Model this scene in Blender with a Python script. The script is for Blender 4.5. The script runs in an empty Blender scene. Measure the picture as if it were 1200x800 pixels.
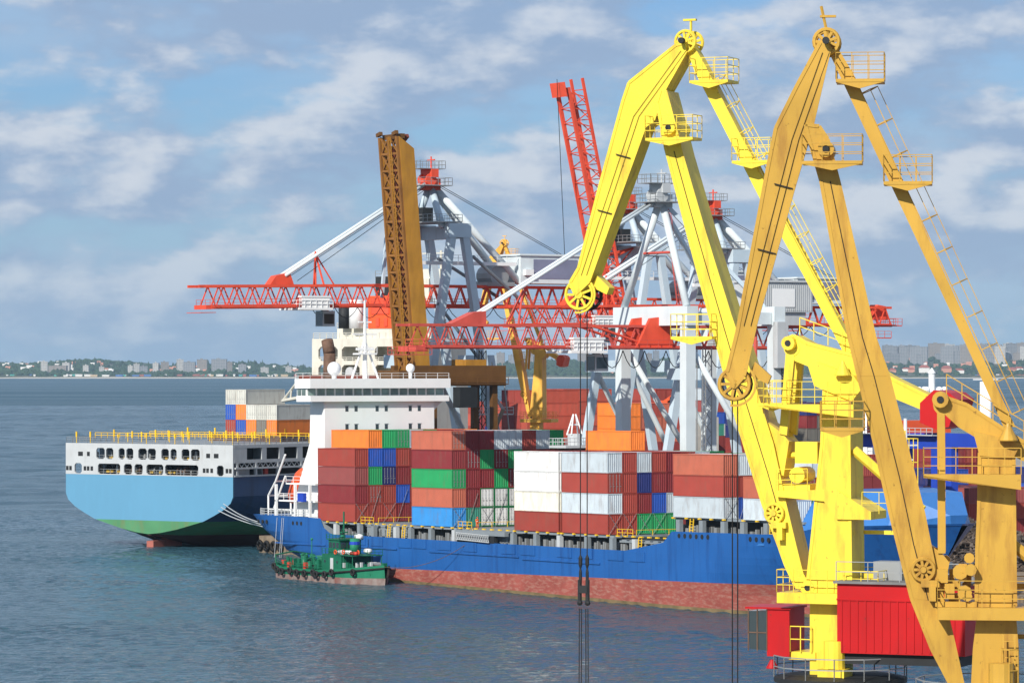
import bpy, bmesh, math, random
import numpy as np
from mathutils import Vector, Matrix
random.seed(7)
R = math.radians
sc = bpy.context.scene
C = sc.collection

# ------------------------------------------------------------------ camera
F, YH, CAMH = 4500.0, 431.0, 33.0          # focal length and horizon row (pixels of a 1200 x 800 frame), eye height
cam = bpy.data.cameras.new('camera'); cam.sensor_width = 36.0; cam.lens = 36.0 * F / 1200.0
cam.shift_y = (YH - 400.0) / 1200.0; cam.clip_start = 1.0; cam.clip_end = 60000.0
camo = bpy.data.objects.new('camera', cam); C.objects.link(camo)
camo.location = (0, 0, CAMH); camo.rotation_euler = (R(90), 0, 0); sc.camera = camo

# ------------------------------------------------------------------ sun, sky, exposure
SUN_L, SUN_E = R(30), R(33)                 # sun stands behind the camera, to its left
sdir = Vector((-math.sin(SUN_L) * math.cos(SUN_E), -math.cos(SUN_L) * math.cos(SUN_E), math.sin(SUN_E)))
sun = bpy.data.lights.new('sun', 'SUN'); sun.energy = 5.0; sun.angle = R(0.53); sun.color = (1.0, 0.95, 0.86)
suno = bpy.data.objects.new('sun', sun); C.objects.link(suno); suno.location = (-200, -200, 300)
suno.rotation_euler = (-sdir).to_track_quat('-Z', 'Y').to_euler()
sc.view_settings.view_transform = 'Standard'; sc.view_settings.look = 'None'
sc.view_settings.exposure = 0.1; sc.view_settings.gamma = 1.0; sc.view_settings.use_curve_mapping = False

world = bpy.data.worlds.new('World'); sc.world = world; world.use_nodes = True
wt = world.node_tree; wt.nodes.clear()
def wn(t, **k):
    n = wt.nodes.new(t)
    for a, b in k.items(): setattr(n, a, b)
    return n
def lk(a, b): wt.links.new(a, b)
wo = wn('ShaderNodeOutputWorld'); bg = wn('ShaderNodeBackground'); bg.inputs[1].default_value = 0.093
sky = wn('ShaderNodeTexSky', sky_type='NISHITA'); sky.sun_disc = False
sky.sun_elevation = SUN_E; sky.sun_rotation = math.atan2(sdir.x, sdir.y)
sky.air_density = 1.0; sky.dust_density = 0.4; sky.ozone_density = 3.0; sky.altitude = 0
tint = wn('ShaderNodeMixRGB', blend_type='MULTIPLY'); tint.inputs[0].default_value = 1.0
tint.inputs[2].default_value = (0.48, 0.69, 1.0, 1)
lk(sky.outputs[0], tint.inputs[1])
tc = wn('ShaderNodeTexCoord')
def sky_noise(scale, zs, loc, det, rough):
    m_ = wn('ShaderNodeMapping'); m_.inputs['Scale'].default_value = (1, 1, zs); m_.inputs['Location'].default_value = loc
    lk(tc.outputs['Generated'], m_.inputs[0]); n_ = wn('ShaderNodeTexNoise'); n_.inputs['Scale'].default_value = scale
    n_.inputs['Detail'].default_value = det; n_.inputs['Roughness'].default_value = rough; n_.inputs['Distortion'].default_value = 0.0
    lk(m_.outputs[0], n_.inputs[0]); return n_.outputs[0]
def wmath(op, a, b, clamp=False):
    n_ = wn('ShaderNodeMath', operation=op); n_.use_clamp = clamp
    for i, v in enumerate((a, b)):
        if isinstance(v, (int, float)): n_.inputs[i].default_value = v
        else: lk(v, n_.inputs[i])
    return n_.outputs[0]
def wrange(v, a, b, c=0.0, d=1.0):
    n_ = wn('ShaderNodeMapRange', interpolation_type='SMOOTHSTEP'); lk(v, n_.inputs[0])
    for i, q in enumerate((a, b, c, d)): n_.inputs[i+1].default_value = q
    return n_.outputs[0]
CS, CO, CZ = 25, 2.63, 2.25
band_n = sky_noise(10, 5.0, (4.2, 2.1, .77), 3, .5)              # rows the clouds gather in
base_n = sky_noise(CS, CZ, (CO, .11, .02), 10, .55)               # cloud bodies
lit_n = sky_noise(CS, CZ, (CO-.006, .11, .034), 10, .55)          # the same field moved towards the sun: lit upper left edges
thin_n = sky_noise(9, 5.0, (1.9, .4, .3), 5, .5)                 # thin veil
body = wmath('ADD', wmath('MULTIPLY', base_n, .66), wmath('MULTIPLY', band_n, .34))
cover = wrange(body, .40, .53)
relief = wrange(wmath('SUBTRACT', base_n, lit_n), -.09, .17)
veil = wrange(thin_n, .38, .66, 0.10, .6)
sep = wn('ShaderNodeSeparateXYZ'); lk(tc.outputs['Generated'], sep.inputs[0])
low = wrange(sep.outputs[2], .0, .075, .75, 0.0)                  # paler air towards the horizon, all the way round
ccol = wn('ShaderNodeMixRGB'); ccol.inputs[1].default_value = (3.15, 4.25, 6.1, 1); ccol.inputs[2].default_value = (6.8, 7.2, 7.9, 1); lk(relief, ccol.inputs[0])
v0 = wn('ShaderNodeMixRGB'); v0.inputs[2].default_value = (3.6, 5.5, 7.6, 1); lk(low, v0.inputs[0]); lk(tint.outputs[0], v0.inputs[1])
v1 = wn('ShaderNodeMixRGB'); v1.inputs[2].default_value = (4.2, 5.5, 7.2, 1); lk(veil, v1.inputs[0]); lk(v0.outputs[0], v1.inputs[1])
thick = wrange(sep.outputs[2], .0, .05, .45, .85)
mx = wn('ShaderNodeMixRGB'); lk(wmath('MULTIPLY', cover, thick), mx.inputs[0]); lk(v1.outputs[0], mx.inputs[1]); lk(ccol.outputs[0], mx.inputs[2])
lk(mx.outputs[0], bg.inputs[0]); lk(bg.outputs[0], wo.inputs[0])

# ------------------------------------------------------------------ helpers
def px(x, y, Y):                            # a pixel and a distance give a point
    return Vector(((x - 600) / F * Y, Y, CAMH - (y - YH) / F * Y))

class MB:
    def __init__(s): s.v = []; s.f = []
    def add(s, vs, fs):
        o = len(s.v); s.v += [tuple(v) for v in vs]; s.f += [tuple(o + i for i in f) for f in fs]; return s
    def box(s, x0, x1, y0, y1, z0, z1):
        return s.add([(x0,y0,z0),(x1,y0,z0),(x1,y1,z0),(x0,y1,z0),(x0,y0,z1),(x1,y0,z1),(x1,y1,z1),(x0,y1,z1)],
                     [(0,3,2,1),(4,5,6,7),(0,1,5,4),(1,2,6,5),(2,3,7,6),(3,0,4,7)])
    def frame(s, p, q, up):
        p, q = Vector(p), Vector(q); d = (q - p).normalized(); up = Vector(up)
        a = d.cross(up)
        if a.length < 1e-3: a = d.cross(Vector((1, 0, 0)))
        a.normalize(); b = a.cross(d).normalized()
        return p, q, a, b
    def beam(s, p, q, w, h=None, up=(0,0,1), w2=None, h2=None):
        h = h or w; w2 = w2 or w; h2 = h2 or h
        p, q, a, b = s.frame(p, q, up); vs = []
        for e, ww, hh in ((p, w, h), (q, w2, h2)):
            for i, j in ((-1,-1),(1,-1),(1,1),(-1,1)): vs.append(e + a*(i*ww/2) + b*(j*hh/2))
        return s.add(vs, [(0,3,2,1),(4,5,6,7),(0,1,5,4),(1,2,6,5),(2,3,7,6),(3,0,4,7)])
    def tube(s, p, q, r, n=6, r2=None):
        r2 = r if r2 is None else r2
        p, q, a, b = s.frame(p, q, (0,0,1)); vs = []
        for e, rr in ((p, r), (q, r2)):
            for i in range(n):
                t = 2*math.pi*(i+.5)/n; vs.append(e + a*(math.cos(t)*rr) + b*(math.sin(t)*rr))
        fs = [(i, (i+1) % n, n+(i+1) % n, n+i) for i in range(n)] + [tuple(range(n-1,-1,-1)), tuple(range(n, 2*n))]
        return s.add(vs, fs)
    def path(s, pts, r, n=5):
        for a, b in zip(pts, pts[1:]): s.tube(a, b, r, n)
        return s
    def prism(s, poly, vec):                # polygon of 3-D points swept along vec
        n = len(poly); vec = Vector(vec); vs = [Vector(p) for p in poly]; vs = vs + [v + vec for v in vs]
        return s.add(vs, [tuple(range(n)), tuple(range(2*n-1, n-1, -1))] + [(i, n+i, n+(i+1) % n, (i+1) % n) for i in range(n)])
    def lathe(s, prof, c=(0,0,0), n=12, axis='z'):
        o = len(s.v); c = Vector(c); m = len(prof)
        for r, z in prof:
            for i in range(n):
                t = 2*math.pi*i/n; x, y = r*math.cos(t), r*math.sin(t)
                v = (x, y, z) if axis == 'z' else ((z, x, y) if axis == 'x' else (x, z, y))
                s.v.append(tuple(c + Vector(v)))
        for k in range(m-1):
            for i in range(n):
                s.f.append((o+k*n+i, o+k*n+(i+1) % n, o+(k+1)*n+(i+1) % n, o+(k+1)*n+i))
        s.f.append(tuple(o+i for i in range(n-1,-1,-1))); s.f.append(tuple(o+(m-1)*n+i for i in range(n)))
        return s
    def sphere(s, c, r, n=8, sz=1.0):
        return s.lathe([(max(.001, r*math.sin(math.pi*k/n)), -r*sz*math.cos(math.pi*k/n)) for k in range(n+1)], c, n+2)
    def torus(s, c, r, t, axis='y', n=14, m=6):
        o = len(s.v); c = Vector(c)
        for i in range(n):
            a = 2*math.pi*i/n
            for j in range(m):
                b = 2*math.pi*j/m; rr = r + t*math.cos(b); x, y, z = rr*math.cos(a), rr*math.sin(a), t*math.sin(b)
                v = (x, z, y) if axis == 'y' else ((z, x, y) if axis == 'x' else (x, y, z))
                s.v.append(tuple(c + Vector(v)))
        for i in range(n):
            for j in range(m):
                s.f.append((o+i*m+j, o+((i+1) % n)*m+j, o+((i+1) % n)*m+(j+1) % m, o+i*m+(j+1) % m))
        return s
    def truss(s, a0, a1, b0, b1, nb, r, x=False):   # zigzag lacing between chord a0-a1 and chord b0-b1
        a0, a1, b0, b1 = map(Vector, (a0, a1, b0, b1))
        for i in range(nb):
            t0, t1, tm = i/nb, (i+1)/nb, (i+.5)/nb
            s.tube(a0.lerp(a1, t0), b0.lerp(b1, tm), r, 4); s.tube(b0.lerp(b1, tm), a0.lerp(a1, t1), r, 4)
            if x: s.tube(b0.lerp(b1, t0), a0.lerp(a1, tm), r, 4); s.tube(a0.lerp(a1, tm), b0.lerp(b1, t1), r, 4)
        return s
    def rail(s, pts, h=1.1, r=.03, step=1.3, rails=(1.0, .52), closed=False):   # guard rail along a path of floor points
        pts = [Vector(p) for p in pts]
        if closed: pts = pts + [pts[0]]
        up = Vector((0, 0, h))
        for a, b in zip(pts, pts[1:]):
            n = max(1, round((b-a).length/step))
            for i in range(n+1):
                p = a.lerp(b, i/n); s.tube(p, p+up, r, 4)
            for k in rails: s.tube(a+up*k, b+up*k, r, 4)
        return s
    def ladder(s, p, q, side, w=.5, r=.03, step=.33, cage=None, hoop=1.6):
        p, q, side = Vector(p), Vector(q), Vector(side).normalized(); L = (q-p).length
        for k in (-1, 1): s.tube(p+side*(k*w/2), q+side*(k*w/2), r*1.3, 4)
        for i in range(int(L/step)):
            c = p.lerp(q, (i+.5)*step/L); s.tube(c-side*(w/2), c+side*(w/2), r*.8, 4)
        if cage is not None:
            out = Vector(cage).normalized(); lines = [[] for _ in range(3)]
            for i in range(int(L/hoop)+1):
                c = p.lerp(q, min(1, i*hoop/L)); h = [c-side*(w/2), c-side*.38+out*.4, c+out*.75, c+side*.38+out*.4, c+side*(w/2)]
                s.path(h, r, 4)
                for k in range(3): lines[k].append(h[k+1])
            for l in lines: s.path(l, r*.8, 4)
        return s
    def mesh(s, name, mat, smooth=False):
        me = bpy.data.meshes.new(name); me.from_pydata(s.v, [], s.f)
        bm = bmesh.new(); bm.from_mesh(me); bmesh.ops.recalc_face_normals(bm, faces=bm.faces); bm.to_mesh(me); bm.free()
        me.materials.append(mat)
        if smooth:
            for p in me.polygons: p.use_smooth = True
        return me

def link(name, me, parent=None, color=None):
    o = bpy.data.objects.new(name, me); C.objects.link(o)
    if parent: o.parent = parent
    if color: o.color = (*color, 1)
    return o
def part(name, mb, mat, parent=None, smooth=False):
    return link(name, mb.mesh(name, mat, smooth), parent)
def tag(o, label, cat, group=None):
    o['label'] = label; o['category'] = cat
    if group: o['group'] = group
    return o
def thing(name, label, cat, loc=(0,0,0), rz=0.0, group=None):
    o = bpy.data.objects.new(name, None); C.objects.link(o); o.empty_display_size = .5
    o.location = loc; o.rotation_euler = (0, 0, rz)
    return tag(o, label, cat, group)
def struct(name, mb, mat):
    o = part(name, mb, mat); o['kind'] = 'structure'; return o

# ------------------------------------------------------------------ materials
MATS = {}
def nt(m): return m.node_tree.nodes, m.node_tree.links
def paint(name, col, rough=.5, metal=0.0, var=.12, scale=.35, dirt=None, amt=.35, streak=(1,1,.18), dscale=.9, spec=.25, dpos=(.52,.75), bump=0.0, objcol=False, rust=None):
    """painted or bare surface: mottled base colour, streaky dirt or rust on top"""
    if name in MATS: return MATS[name]
    m = bpy.data.materials.new(name); m.use_nodes = True; N, L = nt(m); b = N['Principled BSDF']
    b.inputs['Roughness'].default_value = rough; b.inputs['Metallic'].default_value = metal
    b.inputs['Specular IOR Level'].default_value = spec
    t = N.new('ShaderNodeTexCoord'); n = N.new('ShaderNodeTexNoise'); n.inputs['Scale'].default_value = scale; n.inputs['Detail'].default_value = 6
    L.new(t.outputs['Object'], n.inputs[0])
    mr = N.new('ShaderNodeMapRange'); mr.inputs[1].default_value = .3; mr.inputs[2].default_value = .7
    mr.inputs[3].default_value = 1-var; mr.inputs[4].default_value = 1+var; L.new(n.outputs[0], mr.inputs[0])
    mu = N.new('ShaderNodeMixRGB'); mu.blend_type = 'MULTIPLY'; mu.inputs[0].default_value = 1
    if objcol:
        oi = N.new('ShaderNodeObjectInfo'); L.new(oi.outputs['Color'], mu.inputs[1])
    else: mu.inputs[1].default_value = (*col, 1)
    L.new(mr.outputs[0], mu.inputs[2]); out = mu.outputs[0]
    if dirt:
        mpn = N.new('ShaderNodeMapping'); mpn.inputs['Scale'].default_value = streak; L.new(t.outputs['Object'], mpn.inputs[0])
        if objcol:
            ad = N.new('ShaderNodeVectorMath'); ad.operation = 'ADD'; sh = N.new('ShaderNodeVectorMath'); sh.operation = 'SCALE'; sh.inputs['Scale'].default_value = 90
            cmb = N.new('ShaderNodeCombineXYZ'); oi2 = N.new('ShaderNodeObjectInfo')
            for k in range(3): L.new(oi2.outputs['Random'], cmb.inputs[k])
            L.new(cmb.outputs[0], sh.inputs[0]); L.new(mpn.outputs[0], ad.inputs[0]); L.new(sh.outputs[0], ad.inputs[1]); vec = ad.outputs[0]
        else: vec = mpn.outputs[0]
        d = N.new('ShaderNodeTexNoise'); d.inputs['Scale'].default_value = dscale; d.inputs['Detail'].default_value = 8; d.inputs['Roughness'].default_value = .65
        L.new(vec, d.inputs[0])
        rr = N.new('ShaderNodeMapRange'); rr.inputs[1].default_value = dpos[0]; rr.inputs[2].default_value = dpos[1]; rr.inputs[4].default_value = amt
        L.new(d.outputs[0], rr.inputs[0])
        x = N.new('ShaderNodeMixRGB'); x.inputs[2].default_value = (*dirt, 1); L.new(rr.outputs[0], x.inputs[0]); L.new(out, x.inputs[1]); out = x.outputs[0]
    if rust:                                # small chips and specks
        rn = N.new('ShaderNodeTexNoise'); rn.inputs['Scale'].default_value = 3.4; rn.inputs['Detail'].default_value = 9; rn.inputs['Roughness'].default_value = .7
        L.new(t.outputs['Object'], rn.inputs[0]); rq = N.new('ShaderNodeMapRange'); rq.inputs[1].default_value = .635; rq.inputs[2].default_value = .70; rq.inputs[4].default_value = .75
        L.new(rn.outputs[0], rq.inputs[0]); rx = N.new('ShaderNodeMixRGB'); rx.inputs[2].default_value = (*rust, 1); L.new(rq.outputs[0], rx.inputs[0]); L.new(out, rx.inputs[1]); out = rx.outputs[0]
    if bump:
        bp = N.new('ShaderNodeBump'); bp.inputs['Strength'].default_value = bump; bp.inputs['Distance'].default_value = .05
        nb = N.new('ShaderNodeTexNoise'); nb.inputs['Scale'].default_value = 1.2; nb.inputs['Detail'].default_value = 4
        L.new(t.outputs['Object'], nb.inputs[0]); L.new(nb.outputs[0], bp.inputs['Height']); L.new(bp.outputs[0], b.inputs['Normal'])
    L.new(out, b.inputs['Base Color']); MATS[name] = m; return m

RUST = (.16, .06, .025); GRIME = (.07, .06, .05)
m_yel = paint('yellow_paint', (.83, .63, .055), .40, var=.10, dirt=(.46, .27, .05), amt=.8, dpos=(.52, .72), dscale=1.1, rust=(.22, .09, .03), bump=.12)
m_och = paint('ochre_paint', (.53, .31, .05), .40, var=.12, dirt=(.28, .13, .03), amt=.8, dpos=(.51, .72), dscale=1.1, rust=(.12, .05, .02), bump=.12)
m_ora = paint('amber_paint', (.80, .44, .07), .5, var=.12, dirt=(.2, .08, .02), amt=.5)
m_brn = paint('shaded_brown_crane_paint', (.13, .06, .016), .55, var=.2, dirt=(.10, .04, .015), amt=.6)  # brown darkened to carry the shade on the bridge girder
m_brn2 = paint('ochre_girder_paint', (.42, .20, .025), .5, var=.12, dirt=(.2, .09, .02), amt=.5, dpos=(.45, .75))
m_brn3 = paint('red_oxide', (.17, .045, .03), .7, var=.2)
m_redh = paint('red_house_paint', (.44, .008, .010), .42, var=.10, dirt=(.22, .015, .015), amt=.5, dscale=1.4, rust=(.10, .03, .02))
m_red = paint('red_boom_paint', (.72, .085, .04), .5, var=.12, dirt=(.3, .03, .02), amt=.4)
m_redb = paint('faded_red_paint', (.56, .09, .065), .5, var=.12, dirt=(.24, .03, .025), amt=.4)
m_pale = paint('pale_blue_paint', (.50, .60, .67), .45, var=.05, dirt=(.28, .29, .28), amt=.35, dpos=(.55, .8))
m_palw = paint('pale_white_paint', (.62, .68, .70), .45, var=.05, dirt=(.34, .34, .32), amt=.3, dpos=(.55, .8))
m_white = paint('white_paint', (.80, .80, .79), .4, var=.03, dirt=(.5, .45, .38), amt=.25, dpos=(.58, .85))
m_crm = paint('cream_paint', (.62, .60, .52), .5, var=.06, dirt=(.33, .25, .17), amt=.45, dpos=(.5, .8))
m_grey = paint('grey_paint', (.22, .25, .27), .5, var=.1, dirt=RUST, amt=.4, dpos=(.56, .8))
m_lgry = paint('light_grey_paint', (.48, .50, .51), .5, var=.06, dirt=(.2, .16, .12), amt=.35, dpos=(.55, .8))
m_dark = paint('dark_steel', (.022, .024, .026), .6, var=.2)
m_rope = paint('wire_rope', (.025, .024, .023), .65, metal=.3)
m_rubber = paint('rubber', (.02, .02, .02), .85, var=.3)
m_rustm = paint('rusty_steel', (.13, .075, .05), .75, var=.35, scale=1.2, dirt=(.05, .03, .02), amt=.7)
m_bglass = paint('bridge_glass', (.16, .22, .20), .12, var=.5, scale=.35, spec=.8)  # greenish glass, lightened so the colour itself carries the reflection
m_glass = paint('window_glass', (.03, .045, .05), .08, var=.05, spec=.8)
m_yelr = paint('safety_yellow', (.80, .50, .02), .5, var=.08, dirt=RUST, amt=.4)
m_stl = paint('galvanised_steel', (.33, .34, .34), .45, metal=.4, var=.1)
m_blue = paint('blue_hull_paint', (.018, .105, .34), .36, var=.09, scale=.12, dirt=(.012, .045, .17), amt=.65, streak=(1.1, 1.1, .07), dscale=.9, dpos=(.5, .72), rust=(.10, .06, .05), bump=.35)
m_blue2 = paint('blue_bow_cover_paint', (.04, .17, .46), .42, var=.06, scale=.12, dirt=(.02, .08, .22), amt=.4)
m_boot = paint('boot_topping', (.30, .075, .058), .7, var=.18, scale=.3, dirt=(.42, .26, .2), amt=.6, streak=(.45, .45, 1.5), dscale=2.0, dpos=(.47, .68), rust=(.12, .035, .025))
m_navy = paint('navy_hull_paint', (.025, .06, .15), .4, var=.08, scale=.1, dirt=(.02, .03, .05), amt=.6, streak=(.3, .3, .03), dscale=1)
m_lblu = paint('light_blue_hull_paint', (.115, .295, .45), .5, var=.03, scale=.08, dirt=(.13, .36, .55), amt=.3)
m_grnh = paint('green_boot_paint', (.08, .25, .12), .6, var=.12, scale=.2, dirt=(.2, .16, .06), amt=.5, streak=(.5, .5, .1))
m_brnb = paint('brown_boot_paint', (.10, .045, .04), .7, var=.2, scale=.2)
m_rud = paint('rudder_red', (.40, .13, .10), .6, var=.15, dirt=(.2, .1, .07), amt=.4)
m_boat = paint('green_boat_paint', (.010, .13, .07), .42, var=.14, dirt=(.02, .07, .04), amt=.5)
m_boat2 = paint('light_green_boat_paint', (.022, .20, .11), .42, var=.12, dirt=(.03, .1, .06), amt=.5)
m_boatl = paint('boat_waterline', (.27, .22, .20), .7, var=.25, scale=.8, dirt=(.22, .07, .05), amt=.8, streak=(.7, .7, .5), dscale=.6, dpos=(.45, .65))
m_lred = paint('signal_red', (.55, .05, .03), .45, var=.1)
m_lora = paint('lifeboat_orange', (.72, .10, .03), .4, var=.08)
m_conc = paint('concrete', (.30, .29, .27), .85, var=.15, scale=.2, dirt=(.14, .13, .12), amt=.5, streak=(.4, .4, .4), bump=.3)
m_blug = paint('gantry_blue', (.02, .06, .42), .45, var=.1)
m_cont = paint('container_paint', None, .5, var=.07, scale=.4, dirt=(.18, .10, .07), amt=.5, streak=(1, 1, .25), dscale=1.1, dpos=(.5, .78), objcol=True, bump=.25)
m_roof = paint('house_roof_felt', (.17, .17, .17), .85, var=.2, scale=1, dirt=(.3, .29, .27), amt=.4)
m_skin = paint('skin', (.5, .3, .22), .6)
m_cover = paint('orange_coverall', (.75, .13, .03), .8, var=.08)
# ================================================================== THE SETTING
def water_material(name='sea_water', ra=.06, rb=.16):
    m = bpy.data.materials.new(name); m.use_nodes = True; N, L = nt(m); b = N['Principled BSDF']
    b.inputs['Base Color'].default_value = (.03, .085, .115, 1); b.inputs['Specular IOR Level'].default_value = .35; b.inputs['IOR'].default_value = 1.333
    t = N.new('ShaderNodeTexCoord')
    def noise(scale, sx, sy, det, rough=.55):
        mpn = N.new('ShaderNodeMapping'); mpn.inputs['Scale'].default_value = (sx, sy, 1); mpn.inputs['Rotation'].default_value = (0, 0, R(14)); L.new(t.outputs['Object'], mpn.inputs[0])
        n = N.new('ShaderNodeTexNoise'); n.inputs['Scale'].default_value = scale; n.inputs['Detail'].default_value = det; n.inputs['Roughness'].default_value = rough
        L.new(mpn.outputs[0], n.inputs[0]); return n.outputs[0]
    wav = noise(.9, 1.15, .8, 4, .62); swell = noise(.14, 1, 1.2, 3); patch = noise(.004, 1, 2.6, 5, .6); band = noise(.0009, .6, 3, 4)
    a = N.new('ShaderNodeMath'); a.operation = 'MULTIPLY_ADD'; L.new(swell, a.inputs[0]); a.inputs[1].default_value = 1.2; L.new(wav, a.inputs[2])
    pr = N.new('ShaderNodeMapRange'); pr.inputs[1].default_value = .36; pr.inputs[2].default_value = .64; pr.inputs[3].default_value = .55; pr.inputs[4].default_value = 1.0; L.new(patch, pr.inputs[0])
    bp = N.new('ShaderNodeBump'); bp.inputs['Distance'].default_value = 1.6; L.new(pr.outputs[0], bp.inputs['Strength']); L.new(a.outputs[0], bp.inputs['Height'])
    L.new(bp.outputs[0], b.inputs['Normal'])
    rr = N.new('ShaderNodeMapRange'); rr.inputs[1].default_value = .35; rr.inputs[2].default_value = .65; rr.inputs[3].default_value = ra; rr.inputs[4].default_value = rb; L.new(band, rr.inputs[0])
    L.new(rr.outputs[0], b.inputs['Roughness'])
    return m
m_water = water_material()
WX0, WX1, WY0, WY1 = -165.0, 100.0, 320.0, 900.0     # the stretch near the ships carries real wavelets, flat water all round it
def wavelets(WX0, WX1, WY0, WY1, dx, dy, L0, L1, A0, fade, mat):
    nx, ny = int((WX1-WX0)/dx)+1, int((WY1-WY0)/dy)+1
    X, Y = np.meshgrid(np.linspace(WX0, WX1, nx), np.linspace(WY0, WY1, ny)); Z = np.zeros_like(X); rn = np.random.default_rng(12)
    for i in range(46):
        lam = L0*(L1/L0)**rn.random(); th = rn.normal(-1.25, .75); k = 2*np.pi/lam; amp = A0*lam**.85
        Z += amp*np.sin(k*(X*np.cos(th)+Y*np.sin(th))+rn.uniform(0, 6.28))
    gust = .75+.3*np.sin(X*.031+Y*.017+1)*np.sin(Y*.043-X*.011)+.2*np.sin(Y*.11+X*.02)
    edge = np.clip(np.minimum.reduce([X-WX0, WX1-X, Y-WY0, WY1-Y])/fade, 0, 1); Z = Z*gust*edge
    me = bpy.data.meshes.new('wavelets'); n = nx*ny; me.vertices.add(n); me.vertices.foreach_set('co', np.stack([X, Y, Z], -1).astype(np.float32).ravel())
    i = (np.arange(ny-1)[:, None]*nx + np.arange(nx-1)[None, :]).ravel(); q = np.stack([i, i+1, i+nx+1, i+nx], -1).astype(np.int32); m = len(q)
    me.loops.add(4*m); me.loops.foreach_set('vertex_index', q.ravel()); me.polygons.add(m); me.polygons.foreach_set('loop_start', np.arange(m, dtype=np.int32)*4)
    me.polygons.foreach_set('use_smooth', np.ones(m, dtype=bool)); me.update(); me.validate(); me.materials.append(mat); return me
MX0, MX1, MY1 = -520.0, 520.0, 3400.0
wv = link('water', wavelets(WX0, WX1, WY0, WY1, .5, .66, 1.3, 4.6, .0043, 10, m_water)); wv['kind'] = 'structure'
wv = link('water', wavelets(MX0, MX1, WY1, MY1, 3.2, 4.6, 9, 30, .0046, 30, water_material('open_sea_water', .10, .20))); wv['kind'] = 'structure'
wq = MB()
for x0, x1, y0, y1 in ((-5300, 5300, -600, WY0), (-5300, WX0, WY0, WY1), (WX1, 5300, WY0, WY1), (-5300, MX0, WY1, MY1), (MX1, 5300, WY1, MY1), (-5300, 5300, MY1, 13000)): wq.add([(x0, y0, 0), (x1, y0, 0), (x1, y1, 0), (x0, y1, 0)], [(0, 1, 2, 3)])
struct('sea_water', wq, water_material('far_sea_water', .28, .42))

# ---- the blue ship's own axes give the pier its line: s forward along the ship, r across it towards the pier
TH = R(58.6); SD = Vector((math.cos(TH), -math.sin(TH), 0)); SW = Vector((math.sin(TH), math.cos(TH), 0)); S0 = Vector((-31.03, 614.9, 0))
def sp(s, r, z=0.0): return S0 + SD*s + SW*r + Vector((0, 0, z))
ROT_S = math.atan2(SD.y, SD.x)              # ship heading
ROT_B = math.atan2(-SW.y, -SW.x)            # booms reach out over the ship, across the quay edge

def slab(name, pts, z0, z1, mat):
    return struct(name, MB().prism([Vector((p.x, p.y, z0)) for p in pts], (0, 0, z1-z0)), mat)
m_qwall = paint('stained_quay_wall', (.22, .17, .12), .9, var=.3, scale=.4, dirt=(.06, .045, .03), amt=.8, dscale=.8, bump=.4)
slab('pier_quay', [sp(-70, 26), sp(172, 26), sp(172, 175), sp(-70, 175)], -4, 3, m_qwall)
for k in range(4):
    o = tag(part('tyre_fender', MB().torus((0, 0, 0), .75, .28, 'y', 14, 6), m_rubber, None, True), 'black tyre fender hung on the stained pier end behind the blue stern', 'tyre', 'tyre fenders on the pier end')
    o.location = sp(-69.2+k*2.6, 25.7, 1.3); o.rotation_euler = (0, 0, ROT_S)
FR = Vector((-50.6, 697.0, 0)); FA = Vector((.566, .824, 0)).normalized(); FP = Vector((FA.y, -FA.x, 0))   # far ship: starboard stern corner, its axis, its starboard direction
def fq(t, p, z=0.0): return FR + FA*t + FP*p + Vector((0, 0, z))
slab('container_yard_terrace', [fq(60, 3), sp(-76, 95), sp(-76, 300), fq(330, 250), fq(330, 3)], -4, 13, m_conc)
# quay edge fenders of the pier: dark strips standing on the wall
slab('near_quay', [Vector((-12, 96, 0)), Vector((75, 96, 0)), Vector((75, 262, 0)), Vector((-12, 262, 0))], -4, 3, m_conc)

# ---- far shore
def far_material(name, c1, c2, scale=.012):
    return paint(name, c1, .9, var=.25, scale=scale, dirt=c2, amt=.8, streak=(1, 1, 1), dscale=scale*2.5, dpos=(.45, .6))
m_hill = far_material('far_hillside', (.055, .075, .035), (.16, .14, .09), .006)
m_sand = paint('beach_sand', (.55, .50, .42), .9, var=.1, scale=.01)
m_wood = paint('far_woodland', (.035, .062, .028), .9, var=.45, scale=.01)
def ridge(X):                               # height of the shore plateau
    left = 27 + 5*math.sin(X*.0031+1) + 6*math.sin(X*.011)
    right = 48 + 8*math.sin(X*.004)
    t = max(0, min(1, (X-300)/700)); return left*(1-t) + right*t
g = MB(); nx, ny = 90, 9; vs = []
for j in range(ny):
    Y = 12000 + [0, 60, 160, 420, 800, 1300, 1900, 2500, 3300][j]; k = [0, .10, .16, .30, .45, .62, .82, 1.0, 1.05][j]
    for i in range(nx):
        X = -5200 + 10400*i/(nx-1); vs.append((X, Y, (.3 if j == 0 else 3 + ridge(X)*k*1.55)))
fs = [(j*nx+i, j*nx+i+1, (j+1)*nx+i+1, (j+1)*nx+i) for j in range(ny-1) for i in range(nx-1)]
g.add(vs, fs); struct('far_hills', g, m_hill)
struct('far_beach', MB().add([(-5200, 11950, .25), (5200, 11950, .25), (5200, 12045, 4.6), (-5200, 12045, 4.6)], [(0, 1, 2, 3)]), m_sand)
def ground_z(X, Y):
    ys = [12000, 12060, 12160, 12420, 12800, 13300, 13900, 14500, 15300]; ks = [0, .10, .16, .30, .45, .62, .82, 1.0, 1.05]
    for a, b, c, d in zip(ys, ys[1:], ks, ks[1:]):
        if Y <= b: return 3 + ridge(X)*1.55*(c+(d-c)*(Y-a)/(b-a))
    return 3
rw = random.Random(3); wd = MB()
oct_ = [(1,0,0),(.6,.1,.8),(0,1,0),(-1,0,0),(-.5,.1,.8),(0,-1,0),(.1,0,1.25)]
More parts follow.
